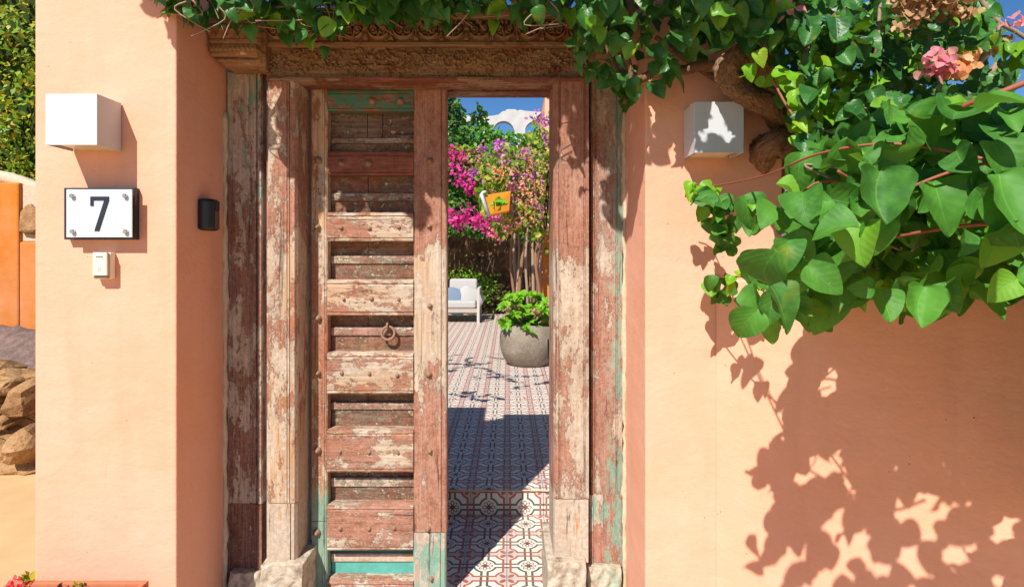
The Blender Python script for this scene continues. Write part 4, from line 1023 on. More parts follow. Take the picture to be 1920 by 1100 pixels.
# tree behind, hedge on hill, arches
tr = thing('garden_tree', (X(850, 12.8), 12.8, .1), 'dense green tree rising at the left edge of the doorway view', 'tree')
tp = [(640, 190), (700, 120), (800, 110), (840, 150), (856, 185), (865, 200), (875, 225), (885, 262), (885, 310), (640, 330)]
mass('foliage', [DIA], crown(9000, tp, (12.6, 14), (.08, .15), -.15, 1.7), M['hedge_dark'], tr)
MB().tube([(X(830, 13.2), 13.2, 0), (X(832, 13.2), 13.2, 1.8), (X(825, 13.2), 13.2, 3.6)], [.14, .1, .05], 8).build('trunk', M['twig'], tr)
hh = MB(); rows = []
for j in range(12):
    for i in range(60):
        x_ = -40+i*80/59; y_ = 14.2+j*3.2; p = Vector((x_*.1, y_*.1, 0)); rows.append((x_, y_, .3+2.2*min(1, j/2.2)+.4*mnoise.noise(p*3)))
hh.quadgrid(rows, 60, 12); tag(hh.build('hillside', M['slope'], base=(0, 20, 0), smooth=True), kind='structure')
he = thing('clipped_hillside_hedge', (X(950, 15), 15, 3), 'bright green feathery hedge along the hill top below the white arches', 'hedge')
hp = [(640, 250), (870, 245), (885, 238), (905, 234), (930, 242), (945, 250), (960, 248), (985, 252), (1010, 250), (1060, 250), (1060, 320), (640, 320)]
mass('foliage', [DIA], crown(8000, hp, (14.4, 15.8), (.08, .15), -.25, 1.5), leafmat('hill_hedge', (.035, .16, .012), (.09, .3, .02), (.2, .36, .03), .1, .3, .5, False), he)
ps = []
for (a_, b0_) in ((898, 198), (902, 205), (888, 215), (910, 215)):
    for k in range(60): ps.append((P(a_+R.gauss(0, 2), R.uniform(b0_, 245), 14.9), frame(rv(), Vector((0, 0, 1))+rv(.4)), .13))
mass('foliage_spires', [DIA], ps, M['hedge_dark'], he)
ad = 24.
aw = thing('white_arched_wall', (X(960, ad), ad, 3), 'whitewashed parapet with open arches on the hill behind the hedge', 'wall')
def archpoly():
    top = [(1100, 205), (1035, 207), (1010, 210), (985, 208), (975, 206), (970, 208), (966, 205), (950, 205), (948, 208), (942, 209), (935, 215), (925, 217), (905, 219), (890, 219), (870, 216), (640, 217)]
    bot = [(640, 300)]
    arcs = []
    for c in (726, 806, 886, 944, 1004, 1084):
        w = 17; base = 262 if c != 886 else 262
        arcs += [(c-w, 300)]+[(c-w*math.cos(t), 245-20*math.sin(t)) for t in np.linspace(0, math.pi, 9)]+[(c+w, 300)]
    return top+bot+arcs+[(1100, 300)]
pp_ = [(X(a_, ad), Z(b_, ad)) for a_, b_ in archpoly()]
awo = MB(); 
# triangulate through vertical slices so that the concave outline stays clean
xs = sorted(set([round(p[0], 4) for p in pp_]+[round(v, 4) for v in np.linspace(X(640, ad), X(1100, ad), 80)]))
def topz(x_):
    t = [(X(a_, ad), Z(b_, ad)) for a_, b_ in archpoly()[:16]][::-1]
    return float(np.interp(x_, [p[0] for p in t], [p[1] for p in t]))
def botz(x_):
    a_ = x_*F/ad+CX
    for c in (726, 806, 886, 944, 1004, 1084):
        if abs(a_-c) < 20: return Z(247-20*math.sqrt(max(0, 1-((a_-c)/20)**2)), ad)
    return Z(305, ad)
xs = np.linspace(X(640, ad), X(1100, ad), 460)
for a_, b_ in zip(xs, xs[1:]):
    awo.hexa([(a_, ad, botz(a_)), (b_, ad, botz(b_)), (a_, ad+.4, botz(a_)), (b_, ad+.4, botz(b_)), (a_, ad, topz(a_)), (b_, ad, topz(b_)), (a_, ad+.4, topz(a_)), (b_, ad+.4, topz(b_))])
awo.build('arcade', M['limewash'], aw)
# peach garden pillar at the right of the doorway view
gp = MB(); d_ = 7.6; z1 = Z(182, d_)
gp.hexa([(X(1010, d_), d_, FZ), (X(1180, d_), d_, FZ), (X(1010, d_), d_+1.5, FZ), (X(1180, d_), d_+1.5, FZ), (X(1022, d_), d_, z1), (X(1180, d_), d_, z1), (X(1022, d_), d_+1.5, z1), (X(1180, d_), d_+1.5, z1)])
o = gp.build('house_wall', M['wall'], base=(X(1050, d_), d_, FZ)); tag(o, 'apricot house wall with orange coping seen at the right of the open doorway', 'wall')
MB().box(X(1023, d_), X(1180, d_), d_-.04, d_+1.5, z1+.002, z1+.09).build('coping', M['orange'], o, bevel=.015)
MB().box(X(1019, 7.5), X(1150, 7.5), 7.46, 7.597, FZ, Z(425, 7.5)).build('shade_slab', M['orange'], o)  # orange slab whose colour stands in for shade on the lower wall
# orange box wall light hanging in the shrubs
ol = thing('orange_box_lantern', P(935, 405, 6.6), 'open orange box lantern with white rim hanging among the flowers', 'lantern')
d_ = 6.6
MB().tube([P(950, 372, 6.95), P(985, 366, 7.25), P(1020, 362, 7.62)], .012, 8).build('bracket', M['iron_black'], ol)
A_, B_, C_, D_ = P(909, 366, d_), P(958, 358, d_+.15), P(955, 396, d_+.15), P(920, 403, d_)
th_ = Vector((.0, .22, 0))
MB().hexa([D_, C_, D_+th_, C_+th_, A_, B_, A_+th_, B_+th_]).build('body', M['lamp_orange'], ol, bevel=.01)
MB().tube([P(912, 359, d_-.02), P(906, 361, d_-.02), P(903, 364, d_-.02), P(917, 405, d_-.02)], [.012, .022, .026, .022], 8).build('rim', M['white'], ol, smooth=True)
o = mass('leaf_sprig', TM['ovate'][:2], [(P(935+R.gauss(0, 8), 383+R.gauss(0, 4), 6.45), frame(rv()-SUN, rv()), .09) for _ in range(12)], M['lime'], bt)
# olive tree standing behind the closed leaf, its shade falls on the tiles
ot = thing('courtyard_tree', (-1.75, 4.3, FZ), 'small courtyard tree hidden behind the closed door leaf', 'tree')
MB().tube(spline([(-1.9, 4.6, FZ), (-1.85, 4.55, 1.2), (-1.75, 4.5, 2.2)], 5), [.05]*6+[.03]*5, 8).build('trunk', M['twig'], ot)
ps = []
for k in range(26):
    t0 = Vector((-1.7+R.uniform(-.5, .9), 3.9+R.uniform(-.7, 1.4), 2.2+R.uniform(-.3, .6))); dr_ = Vector((R.uniform(-1, 1), R.uniform(-1, 1), R.uniform(-.4, .4))).normalized()
    for q in range(16): ps.append((t0+dr_*q*.035, frame(rv()+Vector((0, 0, 1)), dr_+rv(.5)), R.uniform(.06, .13)))
ps = [p for p in ps if p[0].x < -.28-(p[0].y-2.3)*.07 and p[0].z < 2.75]
mass('foliage', [DIA], ps, M['hedge_dark'], ot)

# ================================================================== VINES
SH_DOOR = [(425, -400), (425, 335), (500, 335), (545, 345), (575, 385), (600, 400), (625, 380), (690, 372), (760, 400), (838, 405), (900, 385), (1035, 360), (1075, 400), (1110, 415), (1165, 445), (1175, -400)]
SH_RP = [(1212, -300), (1212, 312), (1228, 318), (1262, 352), (1280, 322), (1300, 330), (1330, 370), (1345, 410), (1480, 420), (1480, -300)]
SH_RV = [(1170, -300), (1170, 440), (1190, 420), (1212, 330), (1212, -300)]
SH_LOW = [(1532, 560), (1512, 620), (1497, 660), (1462, 735), (1440, 770), (1480, 780), (1470, 810), (1440, 850), (1410, 890), (1372, 925), (1420, 912), (1460, 930), (1430, 985), (1385, 1010), (1365, 1060), (1352, 1140), (1352, 1300), (2300, 1300), (2300, 540)]
SH_LOW2 = [(1343, 560), (1408, 555), (1392, 605), (1365, 645), (1343, 685)]
SH_LOW3 = [(1416, 590), (1434, 590), (1424, 660), (1398, 665)]
SH_P2 = [(1303, 570), (1340, 560), (1340, 625), (1310, 612)]
SH_LP = [(262, -60), (262, 10), (300, 40), (333, 68), (333, -60)]
LOWN = Vector((-sw, -cw, 0))
def hit(p):
    """where light passing p lands: (name, px, py) or None"""
    s = SUN/SUN.y
    best = None
    # low wall
    if p.z < 4:
        den = s.dot(LOWN); t = (Vector((WX, FD, 0))-p).dot(LOWN)/den
        if t > 0:
            q = p+s*t
            if q.x > WX and q.z < WZ and q.z > -.1: best = ('low', q, t)
    def cand(nm, y, x0, x1):
        nonlocal best
        t = y-p.y
        if t > .0:
            q = p+s*t
            if x0 < q.x < x1 and -.1 < q.z < TOP and (best is None or t < best[2]): best = (nm, q, t)
    cand('lp', FD, -1.637, -1.147); cand('rp', FD, .4765, .95); cand('door', DD, -1.147, .4765)
    t = (.4765-p.x)/s.x
    if t > 0:
        q = p+s*t
        if FD < q.y < DD and q.z < TOP and (best is None or t < best[2]): best = ('rv', q, t)
    return best
GAPS = [(1541, 718, 38, 12, 55), (1563, 762, 30, 10, 55), (1661, 822, 30, 8, 58), (1582, 841, 22, 9, 40), (1592, 862, 26, 8, 60), (1778, 784, 52, 10, 57), (1691, 972, 28, 10, 42), (1754, 972, 36, 9, 42),
 (1838, 915, 40, 12, 42), (1898, 872, 40, 11, 38), (1593, 950, 50, 20, 62), (1625, 1007, 34, 20, 35), (1478, 925, 46, 12, 55), (1512, 885, 46, 14, 55), (1528, 890, 26, 8, 60), (1830, 1029, 26, 16, 50), (1582, 1089, 22, 16, 40),
 (1533, 1020, 60, 12, 38), (1467, 1073, 70, 12, 40), (1887, 991, 50, 24, 40), (1691, 1040, 20, 9, 40), (1756, 1048, 14, 9, 50), (1871, 1089, 40, 12, 30), (1560, 898, 26, 9, 58), (1906, 628, 14, 8, 50), (1661, 658, 14, 6, 60),
 (1680, 582, 16, 6, 62), (1718, 871, 26, 6, 48), (1729, 931, 14, 7, 45), (1391, 1055, 22, 14, 60), (1480, 835, 30, 8, 50), (1430, 1010, 30, 9, 45), (1576, 660, 12, 5, 60), (1850, 575, 14, 6, 30), (1690, 1092, 22, 10, 40), (1780, 890, 12, 6, 40), (1650, 905, 14, 6, 50)]
GAPD = [(512, 205, 14, 5, 120), (527, 225, 20, 6, 110), (550, 222, 14, 8, 80), (536, 262, 18, 7, 100), (556, 290, 14, 6, 70), (545, 322, 22, 9, 70), (598, 292, 14, 6, 80), (604, 345, 24, 8, 80), (662, 372, 20, 5, 110), (690, 378, 12, 6, 100), (735, 372, 14, 6, 110), (718, 340, 8, 4, 100),
 (640, 345, 10, 5, 90), (800, 372, 20, 7, 60), (822, 398, 18, 6, 50), (1057, 222, 10, 5, 90), (1088, 255, 12, 5, 90), (1070, 300, 26, 6, 115), (1114, 312, 9, 6, 90), (1130, 335, 14, 8, 60), (1060, 350, 20, 8, 80), (1118, 372, 26, 9, 100), (1085, 385, 12, 7, 80), (450, 250, 6, 4, 90), (780, 300, 7, 4, 90), (625, 300, 8, 4, 80)]
GAPR = [(1352, 322, 24, 7, 110), (1336, 326, 20, 6, 60), (1364, 338, 24, 7, 128), (1350, 300, 10, 6, 90), (1283, 263, 7, 4, 70), (1243, 305, 8, 4, 60), (1232, 282, 8, 4, 60), (1262, 300, 6, 4, 80), (1330, 250, 12, 6, 40), (1370, 238, 12, 6, 140), (1408, 232, 10, 6, 90), (1300, 210, 7, 4, 80), (1230, 240, 6, 3, 80)]
def ingap(a_, b_, G=GAPS):
    k1, k2 = (.9, .62) if G is GAPS else (1.25, 1.3)
    for (cx_, cy_, L_, w_, an) in G:
        dx, dy = a_-cx_, b_-cy_
        if abs(dx)+abs(dy) > 110: continue
        t = math.radians(an); u_ = dx*-math.cos(t)+dy*math.sin(t); v_ = dx*math.sin(t)+dy*math.cos(t)
        if (u_/(L_*k1))**2+(v_/(w_*k2))**2 < 1: return True
    return False
def leaf_ok(p, A, size):
    B = np.array(A)*size
    for (x_, y_) in ((0, .05), (.3, .4), (-.3, .4), (0, .55), (.15, .8), (-.15, .8), (0, 1)):
        q = Vector((p.x+B[0][0]*x_+B[0][1]*y_, p.y+B[1][0]*x_+B[1][1]*y_, p.z+B[2][0]*x_+B[2][1]*y_))
        h = hit(q)
        if h is None: continue
        a_, b_ = px(h[1])
        if h[0] == 'low' and ingap(a_, b_): return False
        if h[0] == 'door' and ingap(a_, b_, GAPD): return False
        if h[0] == 'rp' and ingap(a_, b_, GAPR): return False
        if y_ in (.55, 1) and not shade_ok(q): return False
    return True
def shade_ok(p):
    h = hit(p)
    if h is None: return True
    a_, b_ = px(h[1])
    return {'low': any(inpoly(a_, b_, q) for q in (SH_LOW, SH_LOW2, SH_LOW3)), 'rp': inpoly(a_, b_, SH_RP) or inpoly(a_, b_, SH_P2),
            'door': inpoly(a_, b_, SH_DOOR), 'rv': inpoly(a_, b_, SH_RV), 'lp': inpoly(a_, b_, SH_LP)}[h[0]]
def solid(p):
    if p.y > FD-.01 and (p.x < -1.14 or .46 < p.x < .965) and p.z < TOP+.02: return True
    if p.y > 2.13 and -1.15 < p.x < .48 and p.z < 2.42: return True
    if (p-Vector((WX, FD, 0))).dot(LOWN) < .03 and p.x > WX and p.z < WZ+.03: return True
    if -1.53 < p.x < -1.3 and 1.76 < p.y and 1.74 < p.z < 1.98: return True
    if .58 < p.x < .79 and 1.77 < p.y and 1.74 < p.z < 1.96: return True
    return False
# image regions covered by foliage
CAN = [(262, -30), (268, 18), (290, 22), (300, 38), (345, 48), (385, 30), (455, 40), (462, 78), (478, 78), (500, 40), (540, 50), (570, 56), (600, 66), (615, 76), (640, 40), (700, 20), (740, 30), (780, 18), (850, 28), (880, 8), (930, 20), (1000, 16), (1060, 22), (1085, 95), (1110, 140), (1150, 182), (1185, 192), (1205, 165), (1260, 140), (1300, 128), (1345, 100), (1405, 70), (1440, 90), (1455, 190), (1480, 300), (1500, 420), (1640, 420), (1700, 320), (1920, 320), (1920, 100), (1900, 60), (1872, 40), (1840, -30)]
FG = [(1290, 345), (1320, 330), (1345, 345), (1390, 320), (1500, 285), (1560, 240), (1620, 205), (1700, 190), (1780, 205), (1850, 240), (1925, 215), (1925, 545), (1860, 545), (1760, 540), (1700, 560), (1600, 548), (1550, 555), (1540, 600), (1500, 570), (1440, 605), (1400, 590), (1405, 560), (1315, 550), (1312, 520), (1370, 490), (1405, 450), (1345, 450), (1325, 400), (1335, 370), (1290, 370)]
TRUNKBOX = [(1325, 72), (1445, 72), (1475, 180), (1485, 300), (1400, 310), (1385, 230), (1325, 200)]
LAMPBOX = [(1275, 150), (1400, 180), (1400, 305), (1275, 305)]
def visible_ok(p, regions):
    if p.y < .35: return False
    a_, b_ = px(p)
    mg = 60/max(p.y, .5)
    if a_ < -mg or a_ > 1920+mg*1.6 or b_ < -mg*.7: return True
    if b_ > 1140: return False
    return any(inpoly(a_, b_, r) for r in regions)
canopy, fore = [], []
tries = 0
# a) leaves found by looking back from shaded wall points towards the sun
def reverse(nm, poly, n, t0, t1, regions, dest, size, cap=260000):
    x0 = min(p[0] for p in poly); x1 = max(p[0] for p in poly); y0 = max(min(p[1] for p in poly), -330); y1 = max(p[1] for p in poly)
    if nm == 'door': y0 = -10
    c = 0; k = 0
    while c < n and k < cap:
        k += 1; a_, b_ = R.uniform(x0, x1), R.uniform(y0, y1)
        if not inpoly(a_, b_, poly): continue
        if nm == 'low':
            dirv = Vector(((a_-CX)/F, 1, (HY-b_)/F)); t = Vector((WX, FD, 0)).dot(LOWN)/dirv.dot(LOWN); q = Vector((0, 0, CH))+dirv*t
            # plane through origin-based camera: solve precisely
            t = (Vector((WX, FD, 0))-Vector((0, 0, CH))).dot(LOWN)/dirv.dot(LOWN); q = Vector((0, 0, CH))+dirv*t
            if q.x < WX: continue
        elif nm == 'rv': 
            d_ = .4765*F/(a_-CX); q = P(a_, b_, d_)
        else: q = P(a_, b_, nm if isinstance(nm, float) else (DD if nm == 'door' else FD))
        t = R.uniform(t0, t1); p = q-SUN/SUN.y*t
        if p.y < .5 or p.z < .8 or solid(p) or not visible_ok(p, regions) or not shade_ok(p): continue
        a2, b2 = px(p)
        if inpoly(a2, b2, TRUNKBOX) and p.y < 1.85: continue
        if inpoly(a2, b2, LAMPBOX) and p.y < 1.85 and R.random() < .95: continue
        A_ = leafpose(jit=.6); sz = R.uniform(*size)
        if not leaf_ok(p, A_, sz): continue
        dest.append((p, A_, sz)); c += 1
    return c
regs = [CAN]
print('door', reverse('door', SH_DOOR, 1500, .2, 1.15, regs, canopy, (.05, .085)))
print('rp', reverse('rp', SH_RP, 650, .06, .9, regs, canopy, (.05, .085)))
print('rv', reverse('rv', SH_RV, 160, .1, .8, regs, canopy, (.05, .08)))
LINT = [(395, 30), (1205, 30), (1205, 150), (395, 150)]
FRINGE = [(480, -20), (1075, -20), (1085, 90), (480, 60)]
LAMPR = [(1290, 185), (1400, 185), (1400, 300), (1290, 300)]
print('lint', reverse(2.12, LINT, 650, .1, .9, regs, canopy, (.05, .085)), reverse(2.0, LINT[:1]+[(500, 30), (500, 150), (395, 150)], 90, .1, .8, regs, canopy, (.05, .085)))
print('fringe', reverse(1.95, FRINGE, 700, .15, .9, [], canopy, (.06, .09)))
print('lampr', reverse(1.8, LAMPR, 60, .08, .8, regs, canopy, (.05, .08)))
print('low', reverse('low', SH_LOW, 2900, .1, .85, [FG], fore, (.04, .075)))
print('low2', reverse('low', SH_LOW2, 12, .1, .3, [FG], fore, (.05, .08)), reverse('low', SH_LOW3, 4, .1, .3, [FG], fore, (.05, .07)))
# b) leaves seen in the picture, kept if their shade is allowed
def forward(poly, n, d0, d1, dest, size, jit=.45, cap=40000, avoid=True):
    x0 = min(p[0] for p in poly); x1 = max(p[0] for p in poly); y0 = min(p[1] for p in poly); y1 = max(p[1] for p in poly)
    c = 0; k = 0
    while c < n and k < cap:
        k += 1; a_, b_ = R.uniform(x0, x1), R.uniform(y0, y1)
        if not inpoly(a_, b_, poly): continue
        d_ = R.uniform(d0, d1); p = P(a_, b_, d_)
        if solid(p) or not shade_ok(p): continue
        if avoid and inpoly(a_, b_, TRUNKBOX) and (d_ < 1.85): continue
        A_ = leafpose(jit=jit); sz = R.uniform(*size)
        if not leaf_ok(p, A_, sz): continue
        dest.append((p, A_, sz)); c += 1
    return c
print('f can left', forward([(262, -40), (268, 18), (345, 40), (455, 35), (600, 66), (640, 36), (780, 22), (930, 16), (1070, 24), (1070, -40)], 330, 1.65, 2.1, canopy, (.045, .07)))
print('f can right', forward([(1080, -30), (1080, 110), (1185, 185), (1300, 120), (1400, 60), (1460, 180), (1500, 300), (1700, 300), (1860, 250), (1905, 90), (1860, 45), (1840, -30)], 1150, 1.45, 2.1, canopy, (.04, .07)))
print('f fg', forward(FG, 260, 1.0, 1.7, fore, (.055, .085)))
big = []
print('f big', forward([(1420, 400), (1560, 300), (1700, 200), (1920, 200), (1920, 530), (1700, 530), (1500, 560), (1420, 540)], 120, .8, 1.3, big, (.045, .08), .6))
print('f tips', forward([(1290, 345), (1345, 340), (1400, 560), (1315, 550), (1312, 520), (1380, 490), (1330, 450)], 26, 1.55, 1.85, fore, (.04, .055)))
# hand placed landmark leaves (picture position, distance, length, tilt of tip)
def lm(a_, b_, d_, L_, ang, dest, face=(0, -1, .35)):
    t = Vector((math.sin(ang), 0, -math.cos(ang))); dest.append((P(a_, b_, d_), frame(Vector(face)+rv(.12), t), L_))
for a_, b_, d_, L_, ang in ((1650, 320, .85, .1, -.15), (1745, 340, .9, .085, .2), (1870, 325, .82, .105, .1), (1560, 430, 1.0, .1, .1), (1470, 465, 1.05, .09, .2), (1700, 215, .95, .085, 1.0), (1925, 110, .62, .085, .35), (1500, 285, 1.2, .08, .1), (1395, 365, 1.4, .085, .35), (1330, 515, 1.7, .05, .1)):
    lm(a_, b_, d_, L_, ang, big)
for a_, b_, d_, L_, ang in ((468, 45, 1.95, .068, .05), (622, 45, 1.98, .062, .0), (578, 70, 2.0, .05, .3), (540, 60, 2.0, .06, .2), (612, 88, 2.03, .045, -.2), (1185, 160, 1.8, .06, .15), (1150, 140, 1.85, .06, .2), (1110, 130, 1.9, .05, -.3), (1098, 20, 1.7, .06, .1), (1115, 35, 1.7, .06, -.1), (418, 38, 1.9, .035, -.3), (735, 30, 1.95, .055, 0), (835, 40, 2., .05, .2), (930, 40, 2., .05, -.2), (980, 30, 2., .06, .1)):
    lm(a_, b_, d_, L_, ang, canopy)
bv = thing('climbing_vine', P(1440, 560, 2.05), 'woody climbing vine with twisted trunk spreading dark leaves over the door and right pillar', 'vine')
fv = thing('bougainvillea_bush', (1.2, 1.55, 1.2), 'bright leafy bougainvillea bough with red stems spilling over the low wall', 'shrub')
def nearest(ps, n):
    def key(p):
        a_, b_ = px(p[0]); inside = -20 < a_ < 1940 and -20 < b_ < 1110
        return (0 if inside else 1, p[0].y/p[2])
    s = sorted(ps, key=key); return s[:n], s[n:]
near, rest_ = nearest(canopy, 290)
R.shuffle(near)
leaf_objs(bv, ['ovate_fine', 'heart_fine', 'ivy', 'ovate_fine'], near, M['leaf'])
mass('foliage', TM['ovate'][:3]+TM['ivy'][:2]+TM['heart'][:2], rest_, M['leaf'], bv)
near, rest_ = nearest(fore+big, 290); R.shuffle(near)
leaf_objs(fv, ['heart_fine', 'ovate_fine', 'heart_fine'], near, M['bigleaf'])
if rest_: mass('foliage', TM['heart_fine'][:5]+TM['ovate_fine'][:3], rest_, M['bigleaf'], fv)
# lime young shoots
lime = []
for (a_, b_, n_) in ((1408, 100, 3), (1420, 130, 3), (1432, 165, 3), (1500, 190, 12), (1530, 215, 12), (1560, 180, 10), (1445, 235, 4), (1490, 240, 6), (1590, 200, 12), (1620, 215, 12), (1540, 160, 10), (1650, 170, 8), (1850, 70, 6), (1560, 110, 6), (1710, 110, 6), (1480, 145, 5), (1690, 130, 4), (1820, 40, 5), (1790, 30, 4), (1650, 260, 10), (1700, 270, 8), (1470, 300, 6), (1100, 30, 3), (1115, 45, 3)):
    for k in range(n_):
        p = P(a_+R.gauss(0, 14), b_+R.gauss(0, 14), R.uniform(1.5, 1.66))
        if shade_ok(p) and not solid(p): lime.append((p, leafpose(jit=.5), R.uniform(.03, .055)))
mass('young_leaves', TM['ovate'], lime, M['lime'], bv)
lime = []
for (a_, b_, n_, d_) in ((1300, 345, 3, 1.74), (1318, 342, 3, 1.74), (1340, 350, 2, 1.7), (1380, 515, 4, 1.6), (1410, 385, 4, 1.4), (1420, 520, 5, 1.5), (1530, 290, 3, 1.2), (1600, 540, 6, 1.1), (1760, 560, 3, 1.1), (1660, 560, 4, 1.1)):
    for k in range(n_): lime.append((P(a_+R.gauss(0, 7), b_+R.gauss(0, 7), d_), leafpose(jit=.4), R.uniform(.03, .045)))
mass('young_leaves', TM['ovate'], lime, M['lime'], fv)
# wood
def woody(parent, pts, radii, mat, name, n=12, bumpy=.18, sub=8):
    ctr = spline([P(*p) for p in pts], sub); rr = np.interp(np.linspace(0, 1, len(ctr)), np.linspace(0, 1, len(radii)), radii)
    mb = MB().tube(ctr, list(rr), n, bumpy); o = mb.build(name, mat, parent, smooth=True)
    me = o.data; uv = me.uv_layers.new(name='UVMap'); L_ = len(ctr)
    for pl_ in me.polygons:
        for li in pl_.loop_indices:
            vi = me.loops[li].vertex_index; j = vi % n; i = vi//n; uv.data[li].uv = (j/n*(1 if True else 0), i*.12)
    return o
woody(bv, [(1400, 620, 2.06), (1430, 420, 2.06), (1462, 310, 2.04), (1470, 250, 1.95), (1448, 205, 1.84), (1410, 182, 1.79), (1372, 158, 1.76), (1366, 128, 1.74), (1392, 106, 1.74), (1425, 120, 1.76), (1455, 165, 1.8), (1490, 175, 1.85), (1530, 120, 1.9), (1580, 20, 2.0), (1600, -60, 2.1)], [.05, .045, .04, .038, .036, .036, .038, .04, .04, .038, .032, .028, .025, .02], M['bark'], 'trunk', 16, .22, 10)
woody(bv, [(1420, 330, 2.0), (1432, 290, 1.9), (1446, 272, 1.86), (1475, 262, 1.9)], [.04, .045, .05, .03], M['bark'], 'trunk_stub', 14, .3)
woody(bv, [(1385, 118, 1.77), (1345, 124, 1.8), (1310, 124, 1.84), (1282, 132, 1.86), (1240, 125, 1.86), (1205, 148, 1.87), (1170, 150, 1.88), (1150, 120, 1.9), (1130, 60, 1.9), (1080, 10, 1.9)], [.02, .018, .017, .015, .014, .013, .012, .012, .01], M['bark'], 'branch', 9)
woody(bv, [(1450, 200, 1.88), (1380, 165, 1.88), (1330, 140, 1.87), (1290, 115, 1.85), (1230, 70, 1.8)], [.014, .012, .01, .008], M['bark'], 'branch', 8)
woody(bv, [(1135, 60, 1.9), (1060, 25, 2.0), (960, 20, 2.08), (900, 22, 2.08), (820, 28, 2.08), (720, 12, 2.05), (600, 5, 2.05), (480, -8, 2.0), (380, -10, 1.9), (300, 0, 1.85)], [.02, .02, .018, .016, .014, .012, .01, .007, .004], M['bark'], 'branch', 9)
woody(bv, [(1170, 195, 1.86), (1185, 150, 1.85), (1175, 100, 1.85), (1195, 60, 1.8), (1180, 0, 1.8)], [.006, .011, .013, .012], M['bark'], 'branch', 8)
for i in range(46):
    a_, b_ = R.uniform(280, 1080), R.uniform(-20, 20); d_ = R.uniform(1.8, 2.08)
    woody(bv, [(a_, b_, d_), (a_+R.uniform(-40, 40), b_+R.uniform(5, 35), d_+.01), (a_+R.uniform(-70, 70), b_+R.uniform(20, 65), d_)], [.003, .002, .0015], M['twig'], 'twig', 5, 0, 4)
woody(bv, [(470, 48, 1.96), (530, 55, 1.97), (600, 60, 1.98), (660, 74, 1.99)], [.0025, .002, .0015], M['twig'], 'twig', 5, 0, 4)
for pts_, r_ in ((((1652, -20, 1.5), (1648, 40, 1.5), (1646, 80, 1.5), (1638, 112, 1.52)), .005), (((1835, -20, 1.6), (1845, 10, 1.6), (1870, 40, 1.6), (1905, 60, 1.6), (1935, 80, 1.6)), .007), (((1872, 30, 1.6), (1872, 60, 1.6)), .006),
                 (((1860, 95, 1.6), (1838, 115, 1.6), (1820, 150, 1.6), (1818, 180, 1.6), (1835, 188, 1.6)), .009), (((1870, 120, 1.65), (1852, 150, 1.65), (1868, 172, 1.65)), .009), (((1500, 130, 1.6), (1520, 60, 1.6), (1500, 0, 1.6)), .006)):
    woody(bv, pts_, [r_, r_*.8], M['twig'], 'branch', 7, .1)
for pts_, r_ in ((((1960, 280, .85), (1880, 300, .85), (1790, 320, .87), (1700, 355, .9), (1630, 395, .92), (1565, 432, .95)), .003), (((1960, 140, .8), (1880, 172, .82), (1840, 185, .83), (1805, 200, .85)), .005), (((1850, 300, .9), (1760, 280, .95), (1650, 270, 1.0), (1530, 290, 1.1), (1430, 330, 1.3), (1340, 348, 1.7), (1300, 345, 1.76)), .003),
                 (((1450, 150, 1.6), (1470, 190, 1.55), (1500, 235, 1.5)), .004), (((1700, 560, 1.1), (1560, 545, 1.3), (1420, 520, 1.5), (1330, 520, 1.75)), .003), (((1500, 420, 1.2), (1400, 400, 1.45), (1340, 405, 1.7)), .003), (((1960, 430, .9), (1850, 420, .9), (1700, 440, 1.0), (1500, 480, 1.2)), .004)):
    woody(fv, pts_, [r_, r_*.7], M['redtwig'], 'stem', 7, .05)
woody(fv, [(1560, 640, 2.1), (1600, 520, 1.95), (1660, 470, 1.75), (1750, 450, 1.5), (1860, 420, 1.3), (1980, 380, 1.2)], [.03, .025, .02, .016, .012], M['bark'], 'branch', 9)
for i in range(26):
    a_, b_ = R.uniform(1560, 1900), R.uniform(300, 500); d_ = R.uniform(1.0, 1.35)
    woody(fv, [(a_, b_, d_), (a_+R.uniform(-60, 40), b_+R.uniform(-30, 35), d_+.01), (a_+R.uniform(-110, 70), b_+R.uniform(-40, 60), d_)], [.003, .002], M['redtwig'] if i % 2 else M['twig'], 'twig', 5, 0, 4)
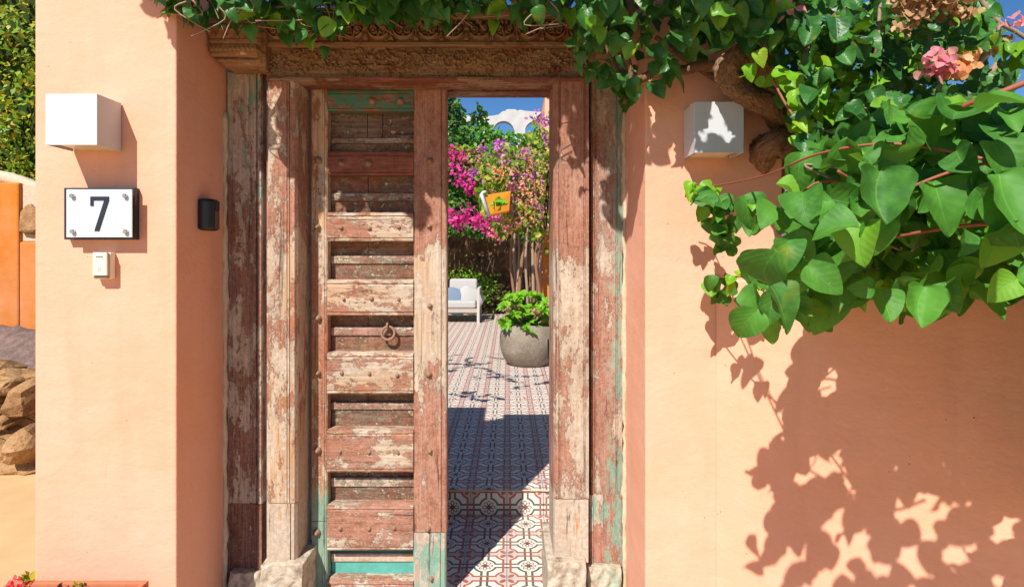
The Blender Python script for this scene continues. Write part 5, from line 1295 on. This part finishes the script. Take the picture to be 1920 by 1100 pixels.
# bract clusters
def cluster(name, spots, mat, parent, size, n, r):
    ps = []
    for (a_, b_, d_) in spots:
        c = P(a_, b_, d_)
        for k in range(n): ps.append((c+rv(r), frame(rv()+Vector((0, -1, .4)), rv()), R.uniform(*size)))
    o = mass(name, TM['round'][:2], ps, mat, parent); return o
cluster('dried_bracts', [(R.uniform(1695, 1815), R.uniform(-10, 34), 1.42) for _ in range(16)]+[(1600, 70, 1.6), (1620, 60, 1.6), (1585, 82, 1.6), (1610, 225, 1.5), (1600, 232, 1.5), (1690, 60, 1.55), (1880, 85, 1.5)], M['dry'], bv, (.014, .028), 14, .014)
cluster('pink_bracts', [(1745, 115, 1.42), (1765, 128, 1.42), (1760, 138, 1.42), (1782, 122, 1.42), (1775, 110, 1.42), (1755, 122, 1.42), (1480, 20, 1.5), (1900, 45, 1.5)], M['pink'], bv, (.016, .026), 9, .012)
cluster('apricot_bracts', [(1790, 130, 1.42), (1805, 122, 1.42), (1815, 112, 1.42), (1800, 140, 1.42), (1826, 105, 1.42)], M['apricot'], bv, (.014, .022), 10, .012)

ps = [((R.uniform(-.9, .6), R.uniform(4.6, 9.5), FZ+.004), frame(Vector((R.uniform(-.3, .3), R.uniform(-.3, .3), 1)), rv()), R.uniform(.02, .04)) for _ in range(90)]
tag(mass('fallen_petals', [DIA], ps, M['magenta'], base=(0, 6, FZ)), 'pink bougainvillea petals fallen on the courtyard tiles', 'petals')
# far trees so that the view past the wall is not empty
for i, (x_, y_, h_) in enumerate(((-14, 34, 6.5), (16, 30, 5), (30, 46, 7))):
    t_ = thing('far_tree', (x_, y_, 2.5), ('rounded green tree far behind the house to the left', 'rounded green tree beyond the garden to the right', 'tall green tree farthest to the right beyond the garden')[i], 'tree')
    MB().tube([(x_, y_, 1), (x_, y_, h_)], [.3, .15], 8).build('trunk', M['bark'], t_)
    mass('foliage', [DIA], [(Vector((x_, y_, h_))+Vector((R.gauss(0, 1.6), R.gauss(0, 1.6), R.gauss(0, 1.2))), frame(rv()-SUN, rv()), R.uniform(.2, .4)) for _ in range(1800)], M['hedge_dark'], t_)
